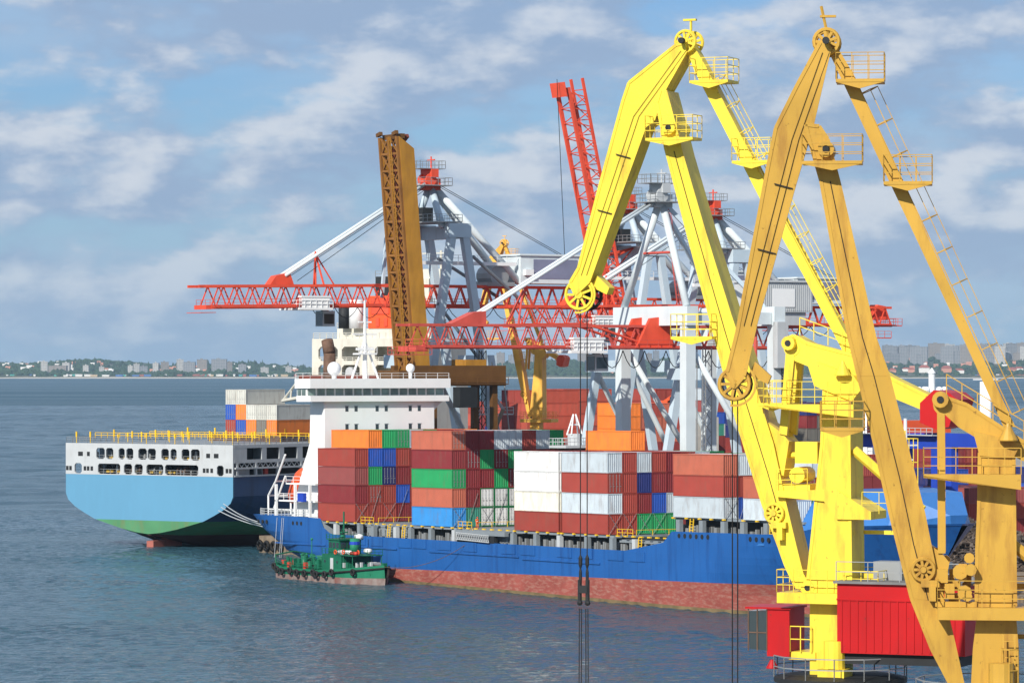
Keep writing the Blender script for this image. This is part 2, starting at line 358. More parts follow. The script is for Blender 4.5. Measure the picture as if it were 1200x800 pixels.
def blob(x, y, z, r, h):
    q = rw.uniform(.8, 1.2)
    vs = [(x-r, y, z), (x-r*.7, y-r*.5, z+h*.6*q), (x-r*.1, y-r*.6, z+h*rw.uniform(.85, 1.1)), (x+r*.6, y-r*.5, z+h*.65), (x+r, y, z), (x, y+r, z+h*.8), (x, y-r, z)]
    wd.add(vs, [(0,6,1),(6,2,1),(6,3,2),(6,4,3),(1,2,5),(2,3,5),(3,4,5),(0,1,5)])
for i in range(7600):
    X = rw.uniform(-2600, 2600); dn = rw.random()**1.3; Y = 12070 + dn*2500
    if X > 750 and rw.random() < .45: continue
    h = rw.uniform(7, 15); blob(X, Y, ground_z(X, Y)-1, rw.uniform(6, 17), h)
for i in range(130):                        # poplars and masts of trees that break the skyline
    X = rw.choice([rw.gauss(-1050, 130), rw.uniform(-1600, -700), rw.uniform(-1600, 1600)]); Y = rw.uniform(12700, 14300)
    blob(X, Y, ground_z(X, Y)-1, rw.uniform(3, 6), rw.uniform(18, 30))
wo_ = part('far_woodland', wd, m_wood); wo_['kind'] = 'stuff'; wo_['label'] = 'dark green woodland covering the far shore hills'; wo_['category'] = 'woodland'

def block_material(name, wall, win):
    m = bpy.data.materials.new(name); m.use_nodes = True; N, L = nt(m); b = N['Principled BSDF']; b.inputs['Roughness'].default_value = .8
    t = N.new('ShaderNodeTexCoord'); br = N.new('ShaderNodeTexBrick'); mpn = N.new('ShaderNodeMapping'); mpn.inputs['Rotation'].default_value = (R(90), 0, 0)
    L.new(t.outputs['Object'], mpn.inputs[0]); L.new(mpn.outputs[0], br.inputs[0]); br.offset = 0; br.inputs['Scale'].default_value = .16
    br.inputs['Mortar Size'].default_value = .12; br.inputs['Brick Width'].default_value = .9; br.inputs['Row Height'].default_value = .8
    br.inputs['Color1'].default_value = (*win, 1); br.inputs['Color2'].default_value = (*[c*1.4 for c in win], 1); br.inputs['Mortar'].default_value = (*wall, 1)
    L.new(br.outputs[0], b.inputs['Base Color']); return m
bmats = [block_material('pale_block_wall', (.50, .48, .44), (.24, .24, .24)), block_material('grey_block_wall', (.30, .30, .31), (.11, .12, .13)), block_material('tan_block_wall', (.27, .23, .2), (.15, .14, .13))]
m_rtile = paint('red_roof_tile', (.32, .09, .06), .8, var=.2)
def far_block(X, Y, w, d, h, mi, label, group):
    z = ground_z(X, Y) - 2
    o = tag(part('apartment_block', MB().box(-w/2, w/2, -d/2, d/2, 0, h).box(-w/2-.4, w/2+.4, -d/2-.4, d/2+.4, h, h+1.0).box(-w*.18, w*.05, -2, 2, h+1, h+4), bmats[mi]), label, 'building', group)
    o.location = (X, Y, z); o.rotation_euler = (0, 0, rw.uniform(-.25, .25))
def fx(p, Y): return (p-600)/F*Y
for p, y0, y1, wpx, mi in [(52, 427, 437, 8, 0), (68, 433, 438, 22, 2), (78, 429, 437, 9, 0), (101, 427, 434, 7, 0), (119, 428, 434, 6, 0), (153, 424, 431, 6, 0), (160, 426, 435, 7, 0), (168, 427, 434, 10, 1),
                            (183, 426, 436, 7, 0), (193, 426, 436, 9, 2), (211, 425, 437, 8, 0), (222, 426, 436, 14, 1), (237, 425, 437, 12, 2), (257, 425, 437, 18, 1), (269, 426, 436, 6, 2), (284, 428, 436, 9, 1), (310, 427, 433, 9, 0), (338, 427, 434, 7, 0)]:
    Y = rw.uniform(12350, 12700); X = fx(p, Y); h = max(16, (y1-y0)/F*Y*1.05+8)
    far_block(X, Y, wpx/F*Y, 14, h, mi, ['pale', 'grey', 'tan'][mi] + ' apartment block among the trees on the low far shore, ' + ('broad' if wpx > 10 else 'narrow'), 'far shore blocks beyond the open water')
for i in range(58):
    p = rw.uniform(1030, 1215); Y = rw.uniform(13100, 14300); X = fx(p, Y); top = 402 + rw.random()**1.5*16
    zt = CAMH - (top-YH)/F*Y; h = max(22, zt - ground_z(X, Y) + 2)
    far_block(X, Y, rw.choice([22, 28, 36, 48, 60]), 16, min(h, 62), *(lambda q: (q, ['pale', 'grey', 'tan'][q] + ' tower block of the hazy city skyline above the red roofed villas'))(rw.choice([1, 1, 2, 1, 0])), 'far city towers')
for i in range(9):
    p = rw.uniform(560, 880); Y = rw.uniform(13100, 14300); X = fx(p, Y)
    far_block(X, Y, rw.choice([20, 30, 44]), 16, rw.uniform(30, 50), rw.choice([1, 2]), 'grey block on the far hills glimpsed between the gantry crane legs', 'far blocks behind the gantry cranes')
m_vil = [paint('villa_wall_white', (.75, .72, .68), .8), paint('villa_wall_salmon', (.55, .26, .18), .8)]
def villa(X, Y, w, h, mi, label, group=None):
    t = thing('villa', label, 'house', (X, Y, ground_z(X, Y)-1), rw.uniform(-.2, .2), group)
    part('wall', MB().box(-w/2, w/2, -w/3, w/3, 0, h), m_vil[mi], t)
    part('roof', MB().add([(-w*.55, -w*.38, h), (w*.55, -w*.38, h), (w*.55, w*.38, h), (-w*.55, w*.38, h), (-w*.25, 0, h*1.5), (w*.25, 0, h*1.5)], [(0,1,5,4),(1,2,5),(2,3,4,5),(3,0,4),(0,3,2,1)]), m_rtile, t)
villa(fx(1083, 12300), 12300, 34, 17, 0, 'white villa with red roof on the far shore below the tower blocks')
villa(fx(1109, 12300), 12300, 32, 15, 1, 'salmon coloured villa with red roof on the far shore')
villa(fx(1124, 12220), 12220, 30, 11, 0, 'low white house beside the salmon villa on the far shore')
for p in (1062, 1068, 1186, 1194, 1046, 872, 720, 748):
    Y = rw.uniform(12250, 12500); villa(fx(p, Y), Y, rw.uniform(18, 30), rw.uniform(8, 12), rw.randint(0, 1), 'small red roofed house on the slope of the far shore', 'red roofed houses on the far slope')
for i in range(90):
    p = rw.uniform(2, 350) if i < 60 else rw.uniform(1030, 1200); Y = rw.uniform(12500, 14100); w = rw.uniform(9, 20); h = rw.uniform(5, 9); mi = rw.randint(0, 1); X = fx(p, Y)
    o = part('small_house', MB().box(-w/2, w/2, -5, 5, 0, h).prism([(-w/2-.4, -5.4, h), (-w/2-.4, 5.4, h), (-w/2-.4, 0, h+3.5)], (w+.8, 0, 0)), m_vil[mi]); o.location = (X, Y, ground_z(X, Y)+2)
    tag(o, ('white' if mi == 0 else 'salmon') + ' small house dotted among the trees of the far hillside', 'house', 'small houses on the far hillside')
hc = [paint('hut_'+n, c, .7) for n, c in (('white', (.7, .68, .64)), ('teal', (.08, .36, .30)), ('blue', (.08, .16, .36)), ('brick', (.33, .11, .08)), ('sand', (.5, .38, .24)))]
for i in range(70):
    p = rw.uniform(2, 356) if i < 56 else rw.uniform(1140, 1200); Y = 12000 + rw.uniform(55, 100); w = rw.choice([6, 9, 14, 22]); h = rw.uniform(4, 7)
    hi = rw.choice([0, 0, 0, 1, 2, 3, 3, 4]); o = part('beach_hut', MB().box(-w/2, w/2, -4, 4, 0, h).prism([(-w/2-.5, -4.6, h), (-w/2-.5, 4.6, h), (-w/2-.5, 0, h+2.4)], (w+1, 0, 0)), hc[hi])
    tag(o, ('long ' if w > 10 else 'small ') + ['white', 'teal', 'blue', 'brick red', 'sand coloured'][hi] + ' hut along the pale beach of the far shore', 'hut', 'beach huts on the far shore'); o.location = (fx(p, Y), Y, 4.2)

# ---- lighthouse on its mole, and the white mast tower on the pier
mole = slab('lighthouse_mole', [px(1060, 0, 1500).xy.to_3d(), px(1300, 0, 1500).xy.to_3d(), px(1300, 0, 1530).xy.to_3d(), px(1060, 0, 1530).xy.to_3d()], -3, 2.0, m_conc)
p = px(1092, 0, 1515); t = thing('lighthouse', 'slim white lighthouse tower with a round gallery standing out on the water', 'lighthouse', (p.x, p.y, 2.0))
part('tower', MB().lathe([(2.6, 0), (1.9, 18), (1.7, 21)], n=14), m_white, t, True)
part('lantern', MB().lathe([(1.3, 21), (1.3, 28.5), (1.6, 29), (.2, 31)], n=12), m_white, t)
part('gallery', MB().lathe([(2.2, 19.6), (5.0, 20.6), (5.0, 21.8), (2.2, 21.2)], n=14), m_lgry, t)
for k in range(6):
    a = k*1.047; part('fog_horn', MB().sphere((5*math.cos(a), 5*math.sin(a), 22.3), 1.4, 6), m_white, t)
# ================================================================== CONTAINERS
CL, CW = 12.19, 2.44
def corr(mb, p0, du, dn, up, n, depth, flat=.32):     # corrugated sheet: p0 corner, du along, dn outward, up
    p0, du, dn, up = map(Vector, (p0, du, dn, up)); prof = []
    for i in range(n):
        for a, b in ((0, 0), (flat, 0), (.5, -depth), (.5+flat, -depth)): prof.append(((i+a)/n, b))
    prof.append((1, 0)); vs = []
    for a, b in prof: vs += [p0+du*a+dn*b, p0+du*a+dn*b+up]
    mb.add(vs, [(2*i, 2*i+2, 2*i+3, 2*i+1) for i in range(len(prof)-1)])
def container_meshes(h, tagname):
    fr = MB(); p = .12
    for x in (0, CL-p):
        for y in (0, CW-p): fr.box(x, x+p, y, y+p, 0, h)
    for y in (0, CW-p):
        fr.box(p, CL-p, y, y+p, 0, .16); fr.box(p, CL-p, y+.002, y+p-.002, h-.1, h)
    for x in (0, CL-p):
        fr.box(x, x+p, p, CW-p, 0, .16); fr.box(x, x+p, p, CW-p, h-.12, h)
    for x in (-.01, CL-.16):
        for y in (-.01, CW-.16):
            fr.box(x, x+.17, y, y+.17, -.01, .12); fr.box(x, x+.17, y, y+.17, h-.12, h+.012)
    side = MB(); corr(side, (p, .04, .16), (CL-2*p, 0, 0), (0, -1, 0), (0, 0, h-.26), 42, .036)
    side2 = MB(); corr(side2, (p, CW-.04, .16), (CL-2*p, 0, 0), (0, 1, 0), (0, 0, h-.26), 42, .036)
    end = MB(); corr(end, (CL-.03, p, .16), (0, CW-2*p, 0), (1, 0, 0), (0, 0, h-.28), 7, .06)
    back = MB(); back.box(.03, .07, p, CW-p, .16, h-.12)
    door = MB()
    for k in (0, 1):
        y0 = p + k*(CW/2-p); y1 = y0 + CW/2 - p - .015; door.box(CL-.09, CL-.04, y0, y1, .16, h-.13)
        for j in range(3):
            z0 = .35+j*(h-.6)/3; door.box(CL-.042, CL-.025, y0+.08, y1-.08, z0, z0+(h-.6)/3-.12)
    rod = MB()
    for k in (0, 1):
        for q in (.28, .82):
            y = p + k*(CW/2-p) + q; rod.tube((CL-.005, y, .18), (CL-.005, y, h-.16), .028, 5)
            rod.box(CL-.02, CL+.02, y-.02, y+.28, .95, 1.02)
            for z in (.3, 1.3, h-.4): rod.box(CL-.03, CL+.02, y-.06, y+.06, z, z+.09)
    roof = MB(); corr(roof, (p, p, h-.03), (CL-2*p, 0, 0), (0, 0, 1), (0, CW-2*p, 0), 30, .02)
    one = MB()
    for q in (fr, side, side2, end, back, roof): one.add(q.v, q.f)
    mk = lambda n, q: q.mesh(n+tagname, m_cont)
    return dict(frame=mk('container_frame', fr), side_panel=mk('container_side', side), side_panel2=mk('container_side_far', side2), end_panel=mk('container_end', end), back=mk('container_back', back),
                door=mk('container_door', door), lock_rod=rod.mesh('container_rods'+tagname, m_stl), roof=mk('container_roof', roof), whole=mk('container_whole', one), h=h)
HC, ST = container_meshes(2.86, '_high'), container_meshes(2.56, '_standard')
COL = dict(R=(.33, .055, .040), M=(.215, .028, .032), T=(.46, .125, .075), O=(.78, .21, .035), G=(.022, .30, .10), D=(.015, .17, .06), B=(.022, .085, .40), N=(.02, .03, .14),
           W=(.76, .76, .74), C=(.76, .73, .62), L=(.50, .56, .60), S=(.045, .28, .66), E=(.05, .26, .19), K=(.16, .15, .13), Y=(.55, .55, .5), V=(.30, .075, .07), P=(.44, .085, .055))
NAME = dict(R='brick red', M='maroon', T='terracotta', O='bright orange', G='bright green', D='dark green', B='blue', N='navy blue', W='white', C='cream', L='light grey', S='sky blue', E='teal green', K='dark grey', Y='pale grey', V='dusty red', P='salmon red')
TIER = ['bottom', 'second', 'third', 'fourth', 'fifth', 'sixth', 'seventh']
ROW = ['outermost', 'second', 'third', 'fourth', 'fifth', 'sixth', 'seventh', 'eighth', 'ninth', 'tenth']
def container(mat4, c, label, group, kit=HC, parts=True, door=False):
    base = COL[c]; j = random.uniform(.9, 1.1); col = tuple(min(.85, b*j) for b in base)
    if parts:
        t = bpy.data.objects.new('shipping_container', None); C.objects.link(t); t.matrix_world = mat4
        pal = col if c != 'W' or not door else col
        for n in ('frame', 'side_panel', 'roof') + (('door',) if door else ('end_panel',)):
            o = link(n, kit[n], t, (COL['D'] if (n == 'frame' and c == 'W' and door) else col))
            if n == 'door': link('lock_rod', kit['lock_rod'], o)
        link('side_panel', kit['side_panel2'], t, col); link('end_panel', kit['back'], t, col)
    else:
        t = link('shipping_container', kit['whole'], None, col); t.matrix_world = mat4
    return tag(t, label, 'container', group)

# ================================================================== BLUE CONTAINER SHIP
TRIM = .010
SHIP = Matrix.Translation(S0) @ Matrix.Rotation(ROT_S, 4, 'Z') @ Matrix.Rotation(-math.atan(TRIM), 4, 'Y')
ship = thing('container_ship', 'blue container ship with red lower hull and white bridge at the stern', 'ship'); ship.matrix_world = SHIP
RC = 12.0                                   # centre line
def topz(s):
    pts = [(-23, 9.1), (1.2, 9.1), (2.2, 7.6), (4.8, 6.55), (99, 6.55), (101.2, 9.55), (128, 9.75), (136, 11.0), (152, 11.6)]
    for (a, za), (b, zb) in zip(pts, pts[1:]):
        if s <= b: return za + (zb-za)*max(0, (s-a))/(b-a)
    return pts[-1][1]
def bootz(s): return 1.5 + .012*s
def s_aft(z): 
    pts = [(-3, -4), (0, -10), (3, -17.8), (6.4, -22.2), (9.5, -23.2), (12, -23.2)]
    for (a, sa), (b, sb) in zip(pts, pts[1:]):
        if z <= b: return sa + (sb-sa)*(z-a)/(b-a)
    return -23.2
def s_fwd(z): return 141 + .95*max(0, z) + (2.5 if z < 0 else 0)
def half(s, z):
    sb = 104 + 1.9*max(0, z); se = s_fwd(z); b = 12.25
    if s > sb: b *= max(0, 1-((s-sb)/(se-sb))**(1.9+.07*z))
    sa = s_aft(z); run = 16 - 1.2*max(0, z)
    if s < sa+run and run > 0:
        t = max(0, (s-sa)/run); e = .45 + .055*max(0, z); b *= e + (1-e)*math.sin(t*math.pi/2)
    return max(b, .02)
SS = [0, .012, .03, .06, .1, .14, .1461, .158, .165, .18, .25, .35, .45, .55, .65, .705, .7175, .75, .78, .81, .84, .87, .9, .925, .95, .97, .985, .995, 1]
def hull_rows(zs, mat, name, top=False):
    m = MB()
    rows = []
    for zf in zs:
        st, pt = [], []
        for q in SS:
            z0 = zf(60) if not top else 8
            s = -23.2 + q*(s_fwd(zf(140))+23.2)
            z = zf(s); s = max(s, s_aft(z)+q*.01); s = min(s, s_fwd(z)); b = half(s, z)
            st.append((s, RC-b, z)); pt.append((s, RC+b, z))
        rows.append((st, pt))
    n = len(SS)
    for (a, ap), (b, bp) in zip(rows, rows[1:]):
        o = len(m.v); m.v += a+b+ap+bp
        for i in range(n-1):
            m.f.append((o+i, o+i+1, o+n+i+1, o+n+i)); m.f.append((o+2*n+i, o+3*n+i, o+3*n+i+1, o+2*n+i+1))
        m.f.append((o, o+n, o+3*n, o+2*n))
    return part(name, m, mat, ship, True), rows
hull, rows = hull_rows([bootz, lambda s: 3.6+.006*s, lambda s: 5.2+.003*s, lambda s: 6.5, lambda s: (topz(s)+6.5)/2 if topz(s) > 6.6 else 6.525, topz], m_blue, 'hull')
m_grow = paint('waterline_growth', (.17, .12, .06), .8, var=.35, scale=.5, dirt=(.10, .12, .05), amt=.7, streak=(.4, .4, 2), dscale=1.5)
boot, _ = hull_rows([lambda s: .35-.009*s, lambda s: .9+.004*s, bootz], m_boot, 'boot_topping')
grow, _ = hull_rows([lambda s: -3.0, lambda s: -.9-.01*s, lambda s: .35-.009*s], m_grow, 'waterline_growth')
for o in (hull, boot, grow):
    mm = o.modifiers.new('edges', 'EDGE_SPLIT'); mm.split_angle = R(30)
dk = MB(); n = len(SS); st, pt = rows[-1]
for i in range(n-1):
    a, b, c, d = [(p[0], p[1]+(.15 if k < 2 else -.15), p[2]-(.9 if 5 < p[0] < 99 else .25)) for k, p in enumerate((st[i], st[i+1], pt[i+1], pt[i]))]
    dk.add([a, b, c, d], [(0, 1, 2, 3)])
part('deck', dk, m_grey, ship)
# rubbing strakes along the starboard side
rs = MB()
for a, b, z in ((36, 62, 4.65), (63, 84, 4.4), (-14, 3, 4.6), (4, 26, 4.7)): rs.box(a, b, -.42, -.2, z, z+.22)
part('rubbing_strake', rs, m_blue, hull)
part('rubbing_strake', MB().box(102, 124, -.2, .15, 8.2, 8.5), m_blue2, hull)
# bulwark openings: framed doors in the side
for s in (12, 17.6, 26.5, 31, 38.4, 46, 57, 62.5, 72.5, 78, 86, 91.5):
    part('bulwark_flap', MB().box(s, s+4.0, -.36, -.22, 5.1, 6.5), m_blue, hull)
for s0, cnt in ((-20, 3), (104, 6), (121, 4), (-8, 3)):
    for k in range(cnt): part('fairlead', MB().lathe([(.05, -.30), (.34, -.30), (.34, -.2)], (s0+k*1.4, 0, 8.0 if s0 < 0 else 9.0), 10, 'y'), m_dark, hull)
# forecastle whaleback
wb = MB(); secs = []
for s, zt, bt in ((129.5, 11.0, 10.5), (131.5, 15.2, 8.6), (134, 15.8, 7.6), (144, 15.4, 5.2), (150, 12.6, 1.4)):
    bb = max(.1, half(s, 10.5)); secs.append([(s, RC-bb, topz(s)-.05), (s+.2, RC-bt, zt), (s+.2, RC+bt, zt), (s, RC+bb, topz(s)-.05)])
for a, b in zip(secs, secs[1:]): wb.add(a+b, [(0,1,5,4),(1,2,6,5),(2,3,7,6)])
wb.add(secs[0], [(0,1,2,3)]); wb.add(secs[-1], [(0,1,2,3)])
part('whaleback', wb, m_blue2, ship)
fm = MB().tube((139, RC, 14), (139, RC, 25), .38, 10, .22).beam((139, RC-2, 21.5), (139, RC+2, 21.5), .2).box(138.4, 139.6, RC-.8, RC+.8, 19.5, 19.7)
part('foremast', fm, m_white, ship)
# hatch coamings, stanchions and lashing gear under the containers
CB = 8.63
co = MB().box(4, 99, 2.2, 21.8, 5.8, 8.15); part('hatch_coaming', co, m_dark, ship)  # near-black colour stands in for shade in the gaps under the containers
BAY = [0, 30.1, 60.3, 73.4, 102.2, 119.0]
for a, b in ((-.5, 13.2), (29, 43.2), (59.5, 86.8)): part('hatch_cover', MB().box(a, b, .2, 23.8, 8.2, 8.52), m_grey, ship)
for a, b in ((14, 28.5), (44, 59)):
    part('hatch_cover', MB().box(a, b, .8, 23.6, 8.0, 8.42), m_grey, ship); part('hatch_side', MB().box(a+.5, b-.5, .9, 1.2, 6.6, 7.95), m_grey, ship)
part('hatch_cover', MB().box(87.4, 101.3, .8, 23.6, 7.6, 8.0), m_grey, ship)
part('hatch_cover', MB().box(101.4, 132, .6, 23.6, 11.2, 11.5), m_grey, ship)
part('hatch_coaming', MB().box(101.6, 130, 2.5, 21.5, 9.4, 11.2), m_dark, ship)
k = 0
for s in [5.4, 13.1, 17.6, 24.6, 29.2, 35.4, 42.4, 59.4, 65.8, 72.2, 79.6, 86.2, 92]:
    part('stanchion', MB().box(s, s+.85, -.15, .5, 6.1, 8.19), m_lgry if k % 3 == 0 else m_grey, ship); k += 1
for s in (103, 108.6, 113.8, 118.4, 123.8, 128.6): part('stanchion', MB().box(s, s+.9, -.1, .5, 9.3, 11.19), m_grey, ship)
gear = MB(); rg = random.Random(5)
for a, b in ((4, 99), (101, 130)):
    z = 6.6 if a < 50 else 9.6
    s = a
    while s < b:
        s += rg.uniform(.5, 1.6); h = rg.uniform(.3, 1.1); gear.box(s, s+rg.uniform(.2, .7), .9, 1.4, z-.4, z+h)
gr = part('deck_gear', gear, m_stl, ship); gr['kind'] = 'stuff'
for s in (22.6, 27.2, 93.5, 106.4, 125.3, 47.5): part('deck_ladder', MB().ladder((s, .1, 5.9 if s < 100 else 9.2), (s, .3, 8.5 if s < 100 else 11.6), (1, 0, 0), .8, .06, .4), m_yelr, ship)
yl = MB()
for a, b in ((13.3, 29), (43.4, 59.4), (87, 101)):
    for q in range(7):
        s = a+(b-a)*(q+.5)/7; yl.box(s-.35, s+.35, .0, .3, 8.44, 8.62)
for s in BAY:
    zz = CB if s < 100 else CB+2.9
    for q in (0, 3.2, 6.4, 9.2, 12.2): yl.box(s+q-.25, s+q+.25, -.12, .2, zz-.22, zz-.02)
part('lashing_point', yl, m_yelr, ship)['kind'] = 'stuff'
for s, r0 in ((13.6, 1), (43.6, 1), (87.6, 1)):
    part('lashing_rail', MB().rail([(s, .3, 8.5), (s+4, .3, 8.5)], 1.0, .05, 1.4), m_yelr, ship)
    part('lashing_rail', MB().rail([(s+.8, 3, 8.5), (s+.8, 14, 8.5)], .8, .05, 2.5, (1.0,)), m_yelr, ship)
# accommodation ladder stowed on the side
gw = MB(); gw.beam((44.5, -.6, 7.9), (54, -.6, 7.65), .12, .1); gw.beam((44.5, -.6, 6.9), (54, -.6, 6.65), .12, .12); gw.truss((44.5, -.6, 6.9), (54, -.6, 6.65), (44.5, -.6, 7.9), (54, -.6, 7.65), 9, .05, True)
part('accommodation_ladder', gw, m_lgry, ship); part('ladder_housing', MB().box(43.8, 58, -.3, .4, 7.6, 8.3), m_grey, ship); part('ladder_recess', MB().box(44.2, 55, -.28, .3, 6.5, 7.59), m_dark, ship)
# ---- deckhouse at the stern
dh = thing  # parts hang on the ship
part('deckhouse', MB().box(-6.6, -2, 2.4, 22.8, 8.6, 27.6), m_white, ship); part('casing', MB().box(-13, -6.7, 7, 18, 8.6, 26.0), m_white, ship)
part('wing_bracket', MB().prism([(-8, 22.8, 27.6), (-8, 25, 27.6), (-8, 22.8, 25.6)], (5, 0, 0)), m_white, ship)
part('bridge_deck', MB().box(-6.0, -1.2, -.6, 25.2, 27.6, 28.55).box(-6.0, -2.6, -.5, 25.0, 28.55, 29.75).box(-6.2, -.9, -.8, 25.3, 29.75, 31.3), m_white, ship)
for k in range(15):
    r0 = -.3 + k*1.7
    part('bridge_window', MB().box(-2.62, -2.5, r0, r0+1.32, 28.62, 29.68), m_bglass, ship)
for k in range(2): part('bridge_window', MB().box(-5.7+k*1.5, -4.5+k*1.5, -.58, -.48, 28.62, 29.68), m_bglass, ship)
for z in (26.0, 23.1, 20.2):
    for r0 in (6.2, 7.9, 11.8, 13.5, 18.0, 19.7):
        w_ = part('window', MB().box(-2.03, -1.97, r0, r0+.55, z, z+.85), m_glass, ship)
        part('window_frame', MB().box(-2.0, -1.93, r0-.12, r0+.67, z+.85, z+.97), m_lgry, w_)
sl = MB().prism([(-13.4, 2.3, 9.0), (-2.1, 2.3, 9.0), (-2.1, 2.3, 27.55), (-6.6, 2.3, 27.55), (-6.9, 2.3, 21.0)], (0, .4, 0)); part('side_screen', sl, m_white, ship)
for z in (11.4, 14.2):
    part('aft_deck', MB().box(-15 if z < 14 else -12, -2, .6, 2.25, z, z+.22), m_white, ship)
    part('deck_rail', MB().rail([(-15 if z < 14 else -12, .65, z+.2), (-2.2, .65, z+.2)], 1.1, .05, 2.2, (1, .5)), m_white, ship)
    for s in (-14.6, -8, -3): part('deck_post', MB().box(s, s+.35, -.1, .3, z-2.6, z), m_white, ship)
part('stern_rail', MB().rail([(-22.6, 1.5, 8.9), (-18.8, .2, 8.9), (-3, .0, 9.1)], 1.2, .06, 1.2, (1, .66, .33)), m_lgry, ship)
part('crate', MB().box(-6.2, -4.2, -.4, .2, 11.5, 12.9), m_blug, ship)
# free fall lifeboat on its slope
lb = MB(); A, B_ = Vector((-13.0, 4.6, 16.6)), Vector((-17.8, 4.6, 11.0)); ax = (B_-A).normalized(); L_ = (B_-A).length
prof = [(0, .05), (.06, .7), (.2, 1.1), (.5, 1.2), (.8, 1.0), (.95, .5), (1, .05)]; up = Vector((0, 0, 1)); sdv = ax.cross(up).normalized(); up2 = sdv.cross(ax)
vs = []
for q, r_ in prof:
    for i in range(10):
        t_ = i*.628; vs.append(A+ax*(q*L_)+sdv*(math.cos(t_)*r_)+up2*(math.sin(t_)*r_*1.15))
lb.add(vs, [(j*10+i, j*10+(i+1) % 10, (j+1)*10+(i+1) % 10, (j+1)*10+i) for j in range(6) for i in range(10)])
part('lifeboat', lb, m_lora, ship, True)
dv = MB()
for r_ in (1.6, 5.8): dv.path([(-20, r_, 9.0), (-20, r_, 12.2), (-17.4, r_, 14.6), (-14, r_, 19)], .17, 6); dv.tube((-18, r_, 10.2), (-14, r_, 15.5), .16, 6)
dv.beam((-20, 1.6, 12.2), (-20, 5.8, 12.2), .26); dv.beam((-17.4, 1.6, 14.6), (-17.4, 5.8, 14.6), .26); dv.beam((-20, 1.6, 10), (-12, 1.6, 10), .22)
part('davit', dv, m_white, ship)
# bridge roof gear
part('satellite_dome', MB().sphere((-4.4, 5.5, 32.9), 1.15, 8).tube((-4.4, 5.5, 31.2), (-4.4, 5.5, 32.2), .4, 8), m_white, ship, True)
part('satellite_dome', MB().sphere((-4, 19.5, 33.0), .75, 8).tube((-4, 19.5, 31.2), (-4, 19.5, 32.4), .3, 8), m_white, ship, True)
ms = MB().tube((-4, 11.0, 31.2), (-4, 11.0, 44), .42, 8, .15)
for z, w_ in ((36, 3.2), (38.5, 4.5), (40.5, 2.4)): ms.beam((-4, 11-w_/2, z), (-4, 11+w_/2, z), .22)
ms.tube((-4, 8.5, 31.2), (-4, 11, 37.5), .2, 6).tube((-4, 13.5, 31.2), (-4, 11, 37.5), .2, 6).box(-5, -3, 9.3, 12.7, 35.2, 35.45).box(-4.2, -3.8, 9.4, 12.6, 35.9, 36.3)
part('radar_mast', ms, m_white, ship); part('mast_rail', MB().rail([(-3, 9.3, 35.4), (-3, 12.7, 35.4)], 1, .05, 1), m_white, ship)
part('roof_rail', MB().rail([(-6.0, -.7, 31.3), (-1.1, -.7, 31.3), (-1.1, 25.1, 31.3)], .9, .04, 2.2), m_white, ship)
part('funnel', MB().tube((-10.5, 8, 27), (-10.5, 8, 35.5), 1.2, 12, 1.0).tube((-10.5, 8, 35.5), (-11.3, 8, 37.6), 1.05, 12, 1.0), m_rustm, ship, True)
part('wing_crane', MB().tube((-6, -.4, 28.2), (-11, -.4, 27.8), .3, 6).tube((-6, -.4, 30.8), (-11, -.4, 27.8), .22, 6).tube((-8, -.4, 29.6), (-8.4, -.4, 28), .16, 6), m_crm, ship)
# ---- stacks on deck: list of tiers from the bottom, one letter per row from the near side; '.' is empty, small doors flagged by row
BAYNAME = ['stack by the white bridge', 'stack behind the crewman in orange', 'stack with the white sides', 'stack forward of the white boxes', 'stack above the raised bow side', 'stack next to the bow cover']
STK = [(0, ['RRRMMRRMR', 'MRRBRMRRM', 'VGNMRRMRM', 'RBBRMRRMR', '.OGGLGRRO']),
       (1, ['SEWWWWMRM', 'TMWWWWRMR', 'GMMGMRRMR', 'MMGMGRRRM', 'TMMLLRLG.']),
       (2, ['RRMRRRMR', 'CRRMRMRR', 'WMRRLRRM', 'WRTRRVRT', '.....O..']),
       (3, ['RRGGGGRR', 'LRMBLRMM', 'RRNMMRRB', 'LRLRMRLD']),
       (4, ['........', 'LBWLRRMR', 'RRRMRMRB', 'TLRGLDRM']),
       (5, ['........', 'LWRLMRMR', 'TRMRRMLR', '.LGLRR..'])]
DOORS = {(1, 0, 2), (1, 0, 3), (1, 0, 4), (1, 0, 5), (1, 1, 2), (1, 1, 3), (1, 1, 4), (1, 1, 5), (3, 2, 0)}
VISROW = {0: 4, 1: 6, 2: 1, 3: 5, 4: 3, 5: 3}
HID = MB()
for bi, tiers in STK:
    for ti, tr in enumerate(tiers):
        for ri, c in enumerate(tr):
            if c == '.': continue
            z = CB + ti*2.9; r0 = ri*2.5 + .02
            vis = ri < VISROW[bi] or ti == len(tiers)-1 or (ti == 4)
            if not vis:
                HID.box(BAY[bi]+.02, BAY[bi]+CL-.02, r0+.02, r0+CW-.02, z+.01, z+2.85); continue
            lab = f'{NAME[c]} container, {TIER[ti]} tier, {ROW[ri]} row, {BAYNAME[bi]}'
            container(SHIP @ Matrix.Translation((BAY[bi], r0, z)), c, lab, 'containers stacked on the blue ship', HC, vis, (bi, ti, ri) in DOORS or (vis and random.Random(bi*97+ti*13+ri).random() < .12))
hd = part('stowed_containers', HID, paint('stowed_red', (.24, .04, .035), .6)); hd.matrix_world = SHIP; hd['kind'] = 'stuff'; tag(hd, 'red containers packed inside the stacks on the blue ship', 'containers')
